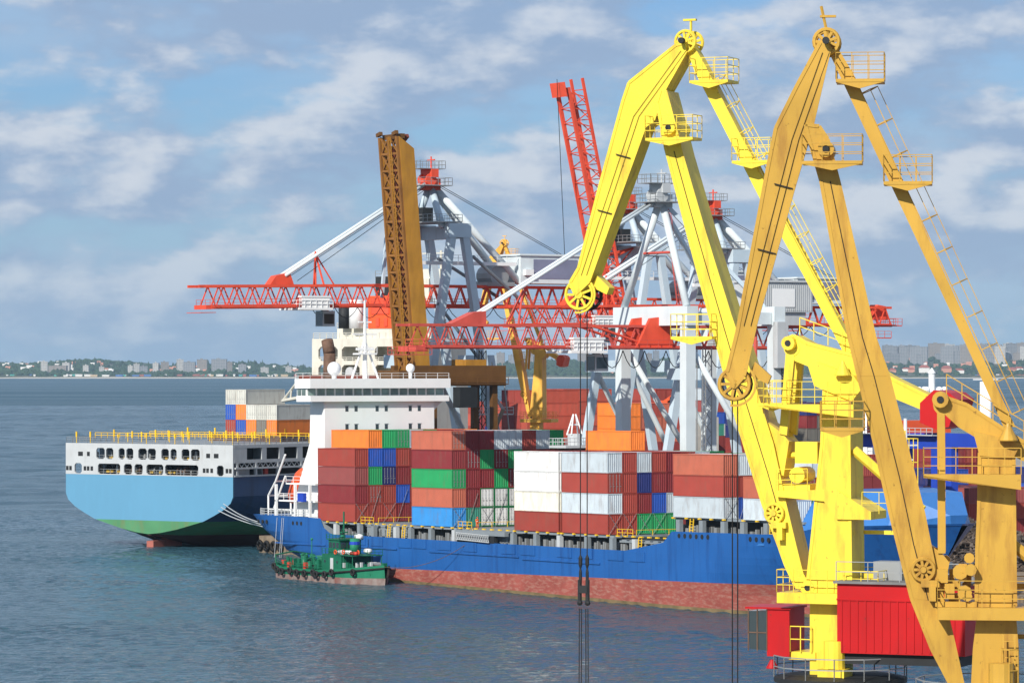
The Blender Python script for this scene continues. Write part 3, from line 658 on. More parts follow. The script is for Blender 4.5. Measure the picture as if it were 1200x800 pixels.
# lashing rods crossed over the lower ends
for bi in (0, 1, 3, 4):
    for ri in range(4 if bi != 4 else 2):
        z0 = CB + (2.9 if bi > 3 else 0); x = BAY[bi]+CL+.12; y0 = ri*2.5
        t_ = part('lashing_rod', MB().tube((x, y0+.1, z0-.1), (x, y0+2.3, z0+2.9), .035, 4).tube((x+.03, y0+2.3, z0-.1), (x+.03, y0+.1, z0+2.9), .035, 4) if ri % 2 == 0 or bi == 3 else MB().tube((x, y0+.1, z0-.1), (x, y0+2.0, z0+5.0), .035, 4), m_stl, ship)
# ================================================================== CREWMAN on the hatch cover
def crewman():
    t = thing('person', 'person in orange coverall and red helmet walking on the hatch of the blue ship', 'person'); t.matrix_world = SHIP @ Matrix.Translation((47.0, 1.6, 8.43))
    J = dict(pel=(0,0,.95), chest=(.03,0,1.28), neck=(.05,0,1.47), head=(.08,0,1.58), hl=(0,.1,.9), kl=(.12,.1,.5), al=(.05,.1,.09), tl=(.24,.1,.05), hr=(0,-.1,.9), kr=(-.02,-.1,.5), ar=(-.2,-.1,.1), tr=(-.04,-.1,.05),
             sl=(.04,.2,1.41), el=(-.05,.27,1.13), wl=(.1,.28,.92), gl=(.16,.27,.83), sr=(.04,-.2,1.41), er=(.06,-.28,1.13), wr=(.25,-.26,.98), gr=(.32,-.25,.92))
    rad = dict(pel=.16, chest=.17, neck=.065, head=.085, hl=.1, kl=.075, al=.06, tl=.045, hr=.1, kr=.075, ar=.06, tr=.045, sl=.085, el=.06, wl=.045, gl=.04, sr=.085, er=.06, wr=.045, gr=.04)
    E_ = [('pel','chest'),('chest','neck'),('neck','head'),('pel','hl'),('hl','kl'),('kl','al'),('al','tl'),('pel','hr'),('hr','kr'),('kr','ar'),('ar','tr'),('chest','sl'),('sl','el'),('el','wl'),('wl','gl'),('chest','sr'),('sr','er'),('er','wr'),('wr','gr')]
    ks = list(J); bm = bmesh.new(); lay = bm.verts.layers.skin.verify(); vv = [bm.verts.new(J[k]) for k in ks]
    for k, v in zip(ks, vv): v[lay].radius = (rad[k], rad[k]); v[lay].use_root = k == 'pel'
    for a, b in E_: bm.edges.new((vv[ks.index(a)], vv[ks.index(b)]))
    me = bpy.data.meshes.new('body'); bm.to_mesh(me); bm.free()
    o = link('body', me, t); o.modifiers.new('skin', 'SKIN'); sb = o.modifiers.new('sub', 'SUBSURF'); sb.render_levels = 2; sb.levels = 1
    me.materials.append(m_cover)
    part('face', MB().sphere((.11, 0, 1.62), .095, 8, 1.15), m_skin, t, True)
    part('helmet', MB().lathe([(.15, 0), (.135, .06), (.09, .13), (.01, .16)], (.08, 0, 1.67), 12), m_lred, t, True)
    part('vest_stripe', MB().lathe([(.185, 0), (.185, .05)], (.02, 0, 1.12), 12), m_white, t)
    for y in (-.1, .1): part('boot', MB().box(-.28 if y < 0 else -.02, -.02 if y < 0 else .26, y-.06, y+.06, -.0, .1), m_dark, t)
crewman()

# ================================================================== FAR SHIP with the light blue transom
FAR = Matrix.Translation(FR) @ Matrix.Rotation(math.atan2(FA.y, FA.x), 4, 'Z')       # x forward, y to port (0 starboard .. 40 port)
fs_ = thing('container_ship', 'large container ship seen from astern with a light blue transom and navy sides', 'ship'); fs_.matrix_world = FAR
BW = 40.0
def ty(p): return (273-p)/203*BW
OUT = [(0, 19), (0, 9.6), (.6, 8.4), (2.2, 7.2), (4.4, 6.1), (6.9, 5.0), (10, 4.2), (13.2, 3.4), (17, 2.7), (20, 2.4)]
def outline(x, full):                      # section x metres ahead of the transom; fuller and deeper further forward
    k = min(1, x/55)
    return [(y*(1-.8*k) if y else 0, z - (0 if z > 9.5 else (9.6-z)*1.0*k + 6*k*min(1, (9.6-z)/2.5))) for y, z in OUT]
def band(z0, z1, mat, name, x0=0.0, x1=230.0):
    m = MB(); XS = [x0, 3, 8, 15, 24, 35, 50, 70, 110, 160, 200, 230]
    secs = []
    for x in XS:
        o = outline(x, 1); pts = []
        def at(z):                          # half-inset y at height z on this section
            for (ya, za), (yb, zb) in zip(o, o[1:]):
                if zb <= z <= za: return ya + (yb-ya)*(za-z)/(za-zb) if za > zb else yb
            return None
        zl = max(z0, o[-1][1]); zs = [z1 + (zl-z1)*i/7 for i in range(8)]
        bow = 0 if x < 110 else ((x-110)/120)**2*20
        pts = [(x, min(20, (at(z) if at(z) is not None else 20)+bow), z) for z in zs]; secs.append(pts)
    for sgn in (0, 1):
        vs = [(p[0], p[1] if not sgn else BW-p[1], p[2]) for s_ in secs for p in s_]; n_ = 8
        m.add(vs, [(j*n_+i, j*n_+i+1, (j+1)*n_+i+1, (j+1)*n_+i) for j in range(len(XS)-1) for i in range(n_-1)])
    return part(name, m, mat, fs_)
band(4.9, 13.2, m_navy, 'hull'); band(2.2, 4.9, m_grnh, 'green_band'); band(-7, 2.2, m_brnb, 'boot_topping')
def tpoly(z0, z1):
    zs = sorted({z0, z1} | {z for _, z in OUT if z0 < z < z1}, reverse=True)
    def at(z):
        for (ya, za), (yb, zb) in zip(OUT, OUT[1:]):
            if zb <= z <= za: return ya + (yb-ya)*(za-z)/(za-zb) if za > zb else yb
        return 20
    return [(-.05, at(z), z) for z in zs] + [(-.05, BW-at(z), z) for z in reversed(zs)]
part('transom', MB().prism(tpoly(4.9, 13.2), (.3, 0, 0)), m_lblu, fs_)
part('transom_green_band', MB().prism(tpoly(2.4, 4.9), (.3, 0, 0)), m_grnh, fs_)
def pierced(bands, y0, y1, x0, x1, cor=.35):    # wall across the stern with real openings: (z0, z1, [(ya, yb), ...])
    m = MB()
    for z0, z1, holes in bands:
        cur = y0
        for a, b in sorted(holes):
            if a > cur: m.box(x0, x1, cur, a, z0, z1)
            for (cy, dy) in ((a, 1), (b, -1)):
                for (cz, dz) in ((z0, 1), (z1, -1)): m.prism([(x0, cy, cz), (x0, cy+dy*cor, cz), (x0, cy, cz+dz*cor)], (x1-x0, 0, 0))
            cur = b
        if y1 > cur: m.box(x0, x1, cur, y1, z0, z1)
    return m
UPR = [(108, 118.5), (120, 129), (135.5, 143), (145, 153.5), (159.6, 170), (171, 181), (187.6, 196.6), (198.7, 206), (212, 221.4), (223, 233.6), (85.6, 91.4), (96.6, 100), (241.5, 246), (250.6, 256)]
LWR = [(110, 137.5), (142, 152), (155, 165), (169.5, 190), (192, 232), (81, 90), (254, 262)]
tb = [(13.2, 13.35, []), (13.35, 15.25, [(ty(b), ty(a)) for a, b in LWR]), (15.25, 16.1, []), (16.1, 18.15, [(ty(b), ty(a)) for a, b in UPR[:10]]), (18.15, 19.0, [])]
part('transom_upper', pierced(tb, 0, BW, -.08, .25), m_lgry, fs_)
for a, b in UPR[10:]: part('port_hole', MB().box(-.12, -.05, ty(b), ty(a), 16.6, 17.4), m_dark, fs_)
for p_ in (72, 76, 94, 98, 102.5, 239, 243, 248, 266, 270): part('port_hole', MB().box(-.12, -.05, ty(p_)-.3, ty(p_)+.3, 13.9, 14.7), m_dark, fs_)
part('mooring_deck', MB().box(.3, 22, .4, BW-.4, 13.0, 13.2).box(.3, 22, .4, BW-.4, 15.6, 15.8), m_grey, fs_)
part('inner_bulkhead', MB().box(9, 9.3, .5, BW-.5, 13.2, 18.9), m_grey, fs_)
rg = random.Random(11)
for k in range(9):
    y = 6 + k*3.6; part('winch', MB().lathe([(.35, -1), (.9, -1), (.9, -.8), (.4, -.8), (.4, .8), (.9, .8), (.9, 1), (.3, 1)], (rg.uniform(1.8, 3), y, 14.1), 10, 'y'), rg.choice([m_rustm, m_dark, m_stl, m_rustm]), fs_)
inner = MB()
for k in range(46): y = rg.uniform(2, 38); z = rg.choice([13.2, 15.8]); inner.box(1.5, 2.0, y, y+rg.uniform(.15, .6), z, z+rg.uniform(.6, 1.9))
part('mooring_gear', inner, m_stl, fs_)['kind'] = 'stuff'
inner = MB()
for k in range(20): y = rg.uniform(7, 34); z = rg.choice([13.2, 15.8]); inner.box(1.0, 1.4, y, y+rg.uniform(.3, 1.1), z+.4, z+.75)
part('yellow_gear', inner, m_yelr, fs_)['kind'] = 'stuff'
part('mooring_rail', MB().rail([(.5, 4, 13.2), (.5, 36, 13.2)], 1, .05, 1.6).rail([(.5, 4, 15.8), (.5, 36, 15.8)], 1.0, .05, 1.6), m_stl, fs_)
part('upper_deck', MB().box(.3, 150, .2, BW-.2, 18.7, 18.98), m_grey, fs_)
part('deck_rail', MB().rail([(70, .1, 19), (.1, .1, 19), (.1, BW-.1, 19), (60, BW-.1, 19)], 1.1, .05, 1.6, (1, .66, .33)), m_stl, fs_)
for x in (1.2, 12, 24, 34):
    for k in range(12):
        if rg.random() < .3: continue
        part('yellow_lashing_post', MB().box(x, x+.2, 1.0+k*3.4, 1.28+k*3.4, 20.0, 20.0+rg.uniform(.7, 1.5)).box(x+.05, x+.15, 1.06+k*3.4, 1.2+k*3.4, 19, 20), m_yelr, fs_)
part('deck_walkway', MB().rail([(8, .3, 19.8), (8, BW-.3, 19.8)], 1.0, .06, 1.5).rail([(24, .3, 19.8), (24, BW-.3, 19.8)], 1.0, .06, 1.5), m_yelr, fs_)
# starboard gallery behind the transom corner: posts, floor, openings
gl = MB()
for a, b, z0, z1, hs in ((.3, 46, 15.7, 19, [(4, 8.4), (9.8, 13.6), (15, 19), (20.6, 24.6), (28, 34), (36, 42)]),):
    cur = a
    for h0, h1 in hs: gl.box(cur, h0, .0, .3, z0+.6, z1-.6); cur = h1
    gl.box(cur, b, .0, .3, z0+.6, z1-.6); gl.box(a, b, -.02, .32, z0, z0+.6); gl.box(a, b, -.02, .32, z1-.6, z1-.02)
part('side_gallery', gl, m_lgry, fs_)
gl = MB().box(.4, 26, -.1, .3, 13.2, 13.5); gl.truss((1, .1, 14.9), (26, .1, 14.9), (1, .1, 15.7), (26, .1, 15.7), 16, .07); gl.box(.4, 27, -.3, .2, 14.6, 14.9)
for x in (1, 6.5, 13, 20, 26): gl.box(x, x+.5, -.05, .35, 13.3, 15.7)
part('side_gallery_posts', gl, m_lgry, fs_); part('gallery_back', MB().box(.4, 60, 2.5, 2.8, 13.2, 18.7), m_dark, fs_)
part('gallery_locker', MB().box(1.6, 6, 1, 2.2, 13.3, 14.6), m_lgry, fs_); part('red_locker', MB().box(10, 11, .6, 1.8, 13.5, 14.7), m_lred, fs_)
part('yellow_frame', MB().box(26.2, 27, -.4, .2, 13.0, 16.4).box(26.2, 28.4, -.4, .2, 16.2, 16.6), m_yelr, fs_)
# rudder and skeg
part('rudder', MB().prism([(.5, 19.2, -1.5), (9, 19.2, -1.5), (8.6, 19.2, 1.4), (7.4, 19.2, 2.4), (5.6, 19.2, 2.2), (4.6, 19.2, 1.3), (.5, 19.2, 1.1)], (0, 1.6, 0)), m_rud, fs_)
part('rudder_horn', MB().prism([(8.4, 19.3, .5), (14, 19.3, .5), (16, 19.3, 4.2), (9, 19.3, 4.2)], (0, 1.3, 0)), m_brnb, fs_)
part('skeg', MB().prism([(24, 18.6, -2), (60, 18, -2), (60, 18, 4), (18, 18.6, 3.6), (21, 18.6, 1.2)], (0, 2.6, 0)), m_brnb, fs_)
# superstructure of the far ship
HX = 60
hb = [(30, 31.0, []), (31.0, 33.6, [(2, 7), (8, 12.5), (16.2, 20.6), (21.6, 26.4)]), (33.6, 34.4, []), (34.4, 37.2, [(2, 7), (8, 12.5), (16.2, 20.6), (21.6, 26.4)]), (37.2, 38.4, [])]
part('house_face', pierced(hb, 0, 28, HX, HX+.6, .6), m_crm, fs_)
part('house_block', MB().box(HX+4, HX+14, .5, 27.5, 19, 38.2), m_crm, fs_)
part('house_lower', MB().box(HX, HX+14, 0, 28, 19, 30), m_crm, fs_)
part('house_deck', MB().box(HX+.6, HX+4, .2, 27.8, 33.7, 33.95).box(HX+.6, HX+4, .2, 27.8, 30.2, 30.5).box(HX, HX+14, 0, 28, 38.4, 38.8), m_crm, fs_)
part('house_upper', MB().box(HX+3, HX+13, 3, 24, 38.8, 40.8).prism([(HX+3, 1, 38.8), (HX+3, 5, 38.8), (HX+3, 5, 45)], (2, 0, 0)), m_crm, fs_)
part('house_rail', MB().rail([(HX+.2, .2, 38.8), (HX+.2, 27.8, 38.8)], 1.1, .07, 1.6, (1, .66, .33)).rail([(HX+3, 3, 40.8), (HX+3, 24, 40.8)], 1.1, .07, 1.6).rail([(HX+.1, .5, 30.5), (HX+.1, 27.5, 30.5)], 1.1, .07, 1.6, (1, .66, .33)).rail([(HX+.1, .5, 34), (HX+.1, 27.5, 34)], 1.1, .07, 1.6, (1, .66, .33)), m_crm, fs_)
part('funnel', MB().box(HX+2.8, HX+8, 9.6, 16.2, 40.8, 47.2), m_lora, fs_)
part('funnel_panel', MB().box(HX+2.6, HX+2.8, 11, 15.4, 43.6, 46.6).box(HX+2.6, HX+2.8, 11.4, 12.2, 41.2, 42.8).box(HX+2.6, HX+2.8, 13.4, 14.2, 41.2, 42.8), m_red, fs_)
part('funnel_top', MB().box(HX+3.6, HX+8, 10, 15, 47.2, 51), m_dark, fs_)
part('exhaust_drum', MB().tube((HX+1.8, 18.4, 40.8), (HX+1.8, 18.4, 46.4), 1.4, 12), m_white, fs_, True)
part('exhaust_drum', MB().tube((HX+1.8, 21.4, 40.8), (HX+1.8, 21.4, 45.6), 1.1, 12), m_dark, fs_, True)
part('antenna_mast', MB().box(HX+6, HX+9, 1, 7, 50.5, 52.4).tube((HX+7, 4, 52), (HX+7, 4, 57), .3, 6).tube((HX+7, 1.5, 52), (HX+7, 1.5, 56), .25, 6).beam((HX+7, 0, 55.5), (HX+7, 6, 55.5), .2).box(HX+5, HX+10, 3, 7.5, 46, 50.5), m_crm, fs_)
part('mast_rail', MB().rail([(HX+3.6, 10, 51), (HX+3.6, 15, 51)], 1.1, .07, 1.5), m_stl, fs_)
for y in (18.5, 22.5): part('air_unit', MB().tube((HX-.3, y, 32.2), (HX+1, y, 32.2), 1.0, 10), m_lgry, fs_)
part('brown_boxes', MB().box(HX-3, HX-.5, 2, 29, 27.8, 31.6), m_brn3, fs_)
# containers on the far ship
def fcont(x, y, z, c, lab): container(FAR @ Matrix.Translation((x+CL, y+CW, z)) @ Matrix.Rotation(math.pi, 4, 'Z'), c, lab, 'containers on the light blue ship', HC, True, True)
FC = ['OKORBRR', 'LYYOYBR', '...YYRR']
cols = [('O', 'K', 'O', 'B', 'R'), ('Y', 'Y', 'Y', 'O', 'B'), (None, None, None, 'Y', 'Y')]
for ti, tr in enumerate(cols):
    for ri, c in enumerate(tr):
        if c: fcont(31.5, 14.6+ri*2.5, 20.2+ti*2.9, c, f'{NAME[c]} container, {TIER[ti]} tier, {ROW[ri].replace("outermost", "starboard")} row, above the light blue transom')
part('container_base', MB().box(31, 44.5, 13.5, 31, 18.98, 20.18), m_rustm, fs_)

# ================================================================== GREEN BUNKER BOAT alongside
BT = thing('harbour_boat', 'small green harbour boat with tyre fenders alongside the blue ship', 'boat'); BT.matrix_world = Matrix.Translation(sp(4.2, -7.0)) @ Matrix.Rotation(ROT_S+.03, 4, 'Z') @ Matrix.Diagonal((.97, 1.08, .94, 1))
BLN, BHW = 30.0, 3.9
def bhw(x, k): return BHW*(min(1, .75+.25*x/4) if x < 4 else 1)*(1 if x < 19 else max(.03, 1-((x-19)/(BLN-19+(.6*k-.6)))**2.4))*(.86+.14*k)
def bdz(x): return 2.0 + .5*max(0, 1-x/6)**2 + 1.3*max(0, (x-15)/15)**1.5
XS = [0, .6, 2, 4, 8, 12, 15, 17, 19, 21, 23, 25, 27, 28.5, 29.6]
def bband(k0, k1, mat, name, zf0, zf1):
    m = MB()
    for sg in (-1, 1):
        vs = []
        for x in XS: vs += [(x-.3*(1-k0), sg*bhw(x, k0), zf0(x)), (x, sg*bhw(x, k1), zf1(x))]
        m.add(vs, [(2*i, 2*i+2, 2*i+3, 2*i+1) for i in range(len(XS)-1)])
    m.add([(0, -bhw(0, k0), zf0(0)), (0, bhw(0, k0), zf0(0)), (0, bhw(0, k1), zf1(0)), (0, -bhw(0, k1), zf1(0))], [(0,1,2,3)])
    return part(name, m, mat, BT)
bband(.1, .55, m_boatl, 'lower_hull', lambda x: -.8, lambda x: .75+.012*x); bband(.55, 1, m_boat2, 'hull', lambda x: .75+.012*x, bdz)
bd = MB(); bd.add([(x, sg*bhw(x, 1)*.97, bdz(x)-.45) for sg in (-1, 1) for x in XS], [(i, i+1, len(XS)+i+1, len(XS)+i) for i in range(len(XS)-1)]); part('deck', bd, m_boat, BT)
part('rubbing_strake', MB().path([(x, -bhw(x, 1)-.05, bdz(x)-.5) for x in XS], .14, 5).path([(x, bhw(x, 1)+.05, bdz(x)-.5) for x in XS], .14, 5), m_rubber, BT)
part('bulwark_rail', MB().rail([(x, -bhw(x, 1)*.96, bdz(x)) for x in XS[1:8]], .8, .05, 1.4), m_boat, BT)
for i, x in enumerate((.4, 2.2, 4.6, 7.2, 9.3, 11.8, 14.6, 15.6, 18.2, 20.4, 25.2)):
    part('tyre_fender', MB().torus((x, -bhw(x, 1)-.22, bdz(x)-(.75 if i % 3 else .5)), .46, .19, 'y', 12, 6), m_rubber, BT, True)
part('cabin', MB().box(14.5, 20.5, -2.5, 2.5, 1.6, 4.6), m_boat, BT); part('cabin_door', MB().box(17.1, 18.0, -2.54, -2.5, 1.9, 4.0), m_lgry, BT)
wh = part('wheelhouse', MB().box(15.2, 18.6, -1.8, 1.8, 4.6, 6.9).box(14.9, 18.9, -2.0, 2.0, 6.9, 7.1), m_boat, BT)
for k in range(3): part('window', MB().box(15.4+k*1.1, 16.2+k*1.1, -1.84, -1.8, 5.6, 6.5), m_glass, wh)
for k in range(3): part('window', MB().box(18.6, 18.64, -1.6+k*1.15, -.7+k*1.15, 5.6, 6.5), m_glass, wh)
part('mast', MB().tube((16.6, 0, 7), (16.6, 0, 11.5), .13, 6).beam((16.6, -1, 9.4), (16.6, 1, 9.4), .1).tube((15.4, 0, 7), (16.6, 0, 9.6), .07, 5).box(16.2, 17, -.5, .5, 8, 8.2), m_boat, BT)
part('funnel', MB().tube((20, 0, 4.6), (20, 0, 7.2), .75, 10), m_boat2, BT, True); part('funnel_band', MB().tube((20, 0, 6.2), (20, 0, 6.7), .78, 10), m_blug, BT)
for x, y, z, r_, m_ in ((19.4, -1.9, 4.95, .38, m_white), (21, -1.6, 5.0, .35, m_white), (19.0, 1.2, 7.4, .45, m_white), (22.2, 1.0, 5.2, .4, m_white)):
    part('liferaft_drum', MB().tube((x-.7, y, z), (x+.7, y, z), r_, 10), m_, BT, True)
part('upper_deck', MB().box(18.7, 24, -2.6, 2.6, 4.5, 4.62), m_boat, BT)
for x in (21, 23.8):
    for y in (-2.4, 2.4): part('deck_post', MB().tube((x, y, 2), (x, y, 4.5), .07, 5), m_boat, BT)
part('upper_rail', MB().rail([(18.8, -2.5, 4.6), (23.9, -2.5, 4.6), (23.9, 2.5, 4.6)], .9, .045, 1.2), m_boat, BT)
for x, y, z in ((21.4, -2.62, 5.1), (24.0, -1.6, 5.1), (18.9, -2.62, 5.0)): part('life_ring', MB().torus((x, y, z), .33, .09, 'y', 12, 5), m_lora, BT, True)
part('inflatable', MB().tube((22.4, -1.9, 4.95), (24.2, -1.9, 4.95), .28, 8), m_lred, BT, True)
for x, y, h, m_ in ((1.6, -2.6, 1.0, m_lred), (4.2, -3.0, .8, m_lred), (2.6, -1.4, .9, m_lred), (9.4, -3.0, .9, m_lred), (22.4, -2.8, .5, m_lred)): part('fire_box', MB().box(x, x+.7, y, y+.5, 1.5, 2.0+h), m_, BT)
part('cable_reel', MB().tube((11.4, -1.6, 2.3), (11.4, 1.2, 2.3), 1.0, 12), m_rubber, BT, True)
for x, y, h in ((5.6, -1.6, 1.4), (6.8, 1, 1.8), (8.2, -2.2, 1.0), (3.4, 0, 2.2), (12.8, -2.4, 1.2)): part('bollard', MB().tube((x, y, 1.5), (x, y, 1.6+h), .22, 8).lathe([(.32, 1.6+h), (.32, 1.8+h)], (x, y, 0), 8), m_boat2, BT)
pv = MB(); rg = random.Random(4)
for k in range(110):
    x = rg.uniform(.8, 13.8) if k < 80 else rg.uniform(20, 27); y = rg.uniform(-3.2, 2.6)*(1 if x < 15 else .7); h = rg.uniform(.3, 2.0); pv.box(x, x+rg.uniform(.1, .7), y, y+rg.uniform(.1, .5), 1.5, 1.6+h)
for k in range(6): pv.tube((1, -2.8+k, 2), (13, -2.8+k, 2), .08, 5)
part('deck_piping', pv, m_boat, BT)['kind'] = 'stuff'
pv = MB()
for k in range(26):
    x = rg.uniform(1, 28) if k < 12 else rg.uniform(20, 26); y = rg.uniform(-2.6, 2.4)*(1 if x < 22 else .6); pv.box(x, x+.35, y, y+.3, 1.7+.04*x, 2.3+.05*x)
part('deck_stores', pv, m_lgry, BT)['kind'] = 'stuff'
part('stern_arch', MB().path([(.5, -3.0, 2.4), (.3, -2.9, 3.8), (.3, 0, 4.3), (.3, 2.9, 3.8), (.5, 3.0, 2.4)], .12, 6), m_boat, BT)
part('light_mast', MB().tube((7.2, -.4, 2), (7.2, -.4, 6.6), .07, 5).sphere((7.2, -.4, 6.6), .22, 6), m_boat2, BT)
for x, y, z0, z1, r_ in ((6, -1, 1.6, 3.6, .5), (8.6, .6, 1.6, 3.4, .6), (4.4, 1.2, 1.6, 3.8, .45), (10, -2.2, 1.6, 3.0, .35), (2.2, .8, 1.8, 3.9, .4)): part('deck_tank', MB().tube((x, y, z0), (x, y, z1), r_, 10).sphere((x, y, z1), r_, 6, .5), m_boat, BT, True)
for k in range(7): part('vent_pipe', MB().path([(1.2+k*1.8, 1.8-k % 3, 1.6), (1.2+k*1.8, 1.8-k % 3, 3.2+.3*(k % 3)), (1.5+k*1.8, 1.8-k % 3, 3.5+.3*(k % 3)), (1.75+k*1.8, 1.8-k % 3, 3.3+.3*(k % 3))], .12, 6), m_boat2, BT)
part('hose_pile', MB().torus((9.6, -1.2, 2.0), .7, .22, 'z', 14, 6).torus((9.7, -1.1, 2.3), .6, .2, 'z', 14, 6), m_rubber, BT, True)
part('wheelhouse_lamp', MB().sphere((18.4, -1.2, 7.5), .28, 6), m_boat2, BT); part('wheelhouse_rail', MB().rail([(14.9, -2, 7.1), (18.9, -2, 7.1), (18.9, 2, 7.1)], .7, .05, 1), m_boat, BT)
part('cabin_rail', MB().rail([(14.5, -2.5, 4.6), (18.6, -2.5, 4.6)], .9, .05, 1.0), m_boat, BT)
part('awning', MB().box(10.6, 14.4, -2.4, 2.4, 4.0, 4.1), m_boat2, BT)
for x in (10.8, 14.0): part('awning_post', MB().tube((x, -2.3, 1.6), (x, -2.3, 4.0), .07, 5), m_boat, BT)
for x in (15.4, 19.2): part('port_hole', MB().lathe([(.02, -.02), (.24, -.02), (.24, .02)], (x, -2.53, 3.4), 10, 'y'), m_glass, BT)
part('windlass', MB().tube((26, -.9, 3.1), (26, .9, 3.1), .45, 10), m_stl, BT)

# mooring lines
def line(pts, r, name, lab, grp=None, sag=0.0, mat=m_lgry):
    a, b = Vector(pts[0]), Vector(pts[1]); q = [a.lerp(b, i/12) - Vector((0, 0, sag*4*(i/12)*(1-i/12))) for i in range(13)]
    return tag(part(name, MB().path(q, r, 5), mat), lab, 'rope', grp)
for k in range(3): line((px(262-k*3, 590+k*4, 697.5), SHIP @ Vector((-22.8, 2+k*1.2, 7.6-k*.5))), .09, 'mooring_line', 'pale mooring line slanting from the light blue ship to the blue stern', 'mooring lines at the blue stern', .5)
line((BT.matrix_world @ Vector((27, -.6, 3.2)), SHIP @ Vector((46.8, -.3, 6.1))), .045, 'mooring_line', 'long slack rope from the green boat up to the blue hull', None, 1.6, m_rustm)
for s in (-13.3, -11.6, -11.0): line((SHIP @ Vector((s, -.35, 8.8)), sp(s, -.9, 2.2)), .04, 'hanging_rope', 'thin rope hanging down the blue stern to the green boat', 'ropes hanging down the blue stern', 0)
# ================================================================== SHIP TO SHORE GANTRY CRANES
def box_truss(x0, x1, zb, zt, hw, n, cr, dr, xl=False):
    ch, lace = MB(), MB()
    for y in (-hw, hw):
        ch.beam((x0, y, zb), (x1, y, zb), cr*2.0, cr*2.4); ch.beam((x0+(2.2 if x0 > x1 else -0), y, zt), (x1, y, zt), cr*1.6)
        lace.truss((x0, y, zb), (x1, y, zb), (x0, y, zt), (x1, y, zt), n, dr, xl)
    for i in range(n+1):
        x = x0+(x1-x0)*i/n; lace.tube((x, -hw, zb), (x, hw, zb), dr, 4); lace.tube((x, -hw, zt), (x, hw, zt), dr, 4)
        if i < n: lace.tube((x, -hw, zt), (x+(x1-x0)/n, hw, zt), dr*.8, 4)
    return ch, lace
def head_platform(t, u, z, col):
    part('head_frame', MB().box(u-1.4, u+1.6, -1.2, 1.2, z-1.2, z+.8).box(u-.6, u+.8, -1.9, 1.9, z+1.0, z+2.4).tube((u-.2, 0, z+2.4), (u-.2, 0, z+4.6), .15, 6).beam((u-.2, -1.2, z+4.0), (u-.2, 1.2, z+4.0), .2), col, t)
    for y in (-1.35, 1.35): part('head_sheave', MB().lathe([(.3, -.16), (1.05, -.16), (1.05, .16), (.3, .16)], (u+.6, y, z+.6), 12, 'y'), col, t)
    part('head_walkway', MB().box(u-2.8, u+2.8, -2.8, 2.8, z-.5, z-.35).rail([(u-2.8, -2.8, z-.4), (u+2.8, -2.8, z-.4), (u+2.8, 2.8, z-.4), (u-2.8, 2.8, z-.4)], 1.3, .05, 1.4, (1, .5), True).box(u-2, u+3, -1.8, 1.8, z+2.4, z+2.5).rail([(u-2, -1.8, z+2.5), (u+3, -1.8, z+2.5), (u+3, 1.8, z+2.5), (u-2, 1.8, z+2.5)], 1.3, .05, 1.4, (1, .5), True), m_stl, t)
def festoon(t, x0, x1, y, z, n, drop):
    m = MB(); q = (x1-x0)/n
    for i in range(n):
        m.path([(x0+q*(i+k/6), y, z-drop*4*(k/6)*(1-k/6)) for k in range(7)], .07, 4)
    part('festoon_cable', m, m_rope, t)
def trolley(t, u, zb, cabcol, cab=True, drop=0):
    part('trolley', MB().box(u-3.6, u+2.8, -3.6, 3.6, zb-.9, zb-.5).box(u-3.0, u+2.2, 2.35, 3.5, zb-.5, zb+1.2).box(u-3.2, u+2.4, 2.3, 3.6, zb+1.2, zb+1.45), m_white, t)
    part('trolley_rail', MB().rail([(u-3.6, 3.6, zb-.5), (u+2.8, 3.6, zb-.5), (u+2.8, -3.6, zb-.5)], 1.2, .06, 1, (1, .5)), m_white, t)
    part('trolley_drum', MB().tube((u-.8, -2.2, zb+.7), (u-.8, 2.2, zb+.7), .5, 10).box(u+.6, u+1.8, .5, 2.3, zb+.1, zb+1.2), m_lred, t)
    if cab:
        c = part('operator_cab', MB().box(u-5.2, u-2.9, -1.3, 1.3, zb-3.6, zb-1.0).box(u-4.6, u-3.4, -.4, .4, zb-1.0, zb-.6), m_lgry, t)
        part('cab_window', MB().box(u-5.0, u-3.1, 1.3, 1.34, zb-3.2, zb-1.5).box(u-2.9, u-2.86, -1.1, 1.1, zb-3.4, zb-1.4), m_glass, c)
    if drop:
        part('hoist_rope', MB().tube((u-1, -1.2, zb), (u-1, -1.2, zb-drop), .05, 4).tube((u+1, -1.2, zb), (u+1, -1.2, zb-drop), .05, 4).tube((u-1, 1.2, zb), (u-1, 1.2, zb-drop), .05, 4).tube((u+1, 1.2, zb), (u+1, 1.2, zb-drop), .05, 4), m_rope, t)
        part('spreader', MB().box(u-.6, u+.6, -6, 6, zb-drop-.6, zb-drop).box(u-1.2, u+1.2, -6.1, -5.8, zb-drop-.7, zb-drop).box(u-1.2, u+1.2, 5.8, 6.1, zb-drop-.7, zb-drop), m_yelr, t)

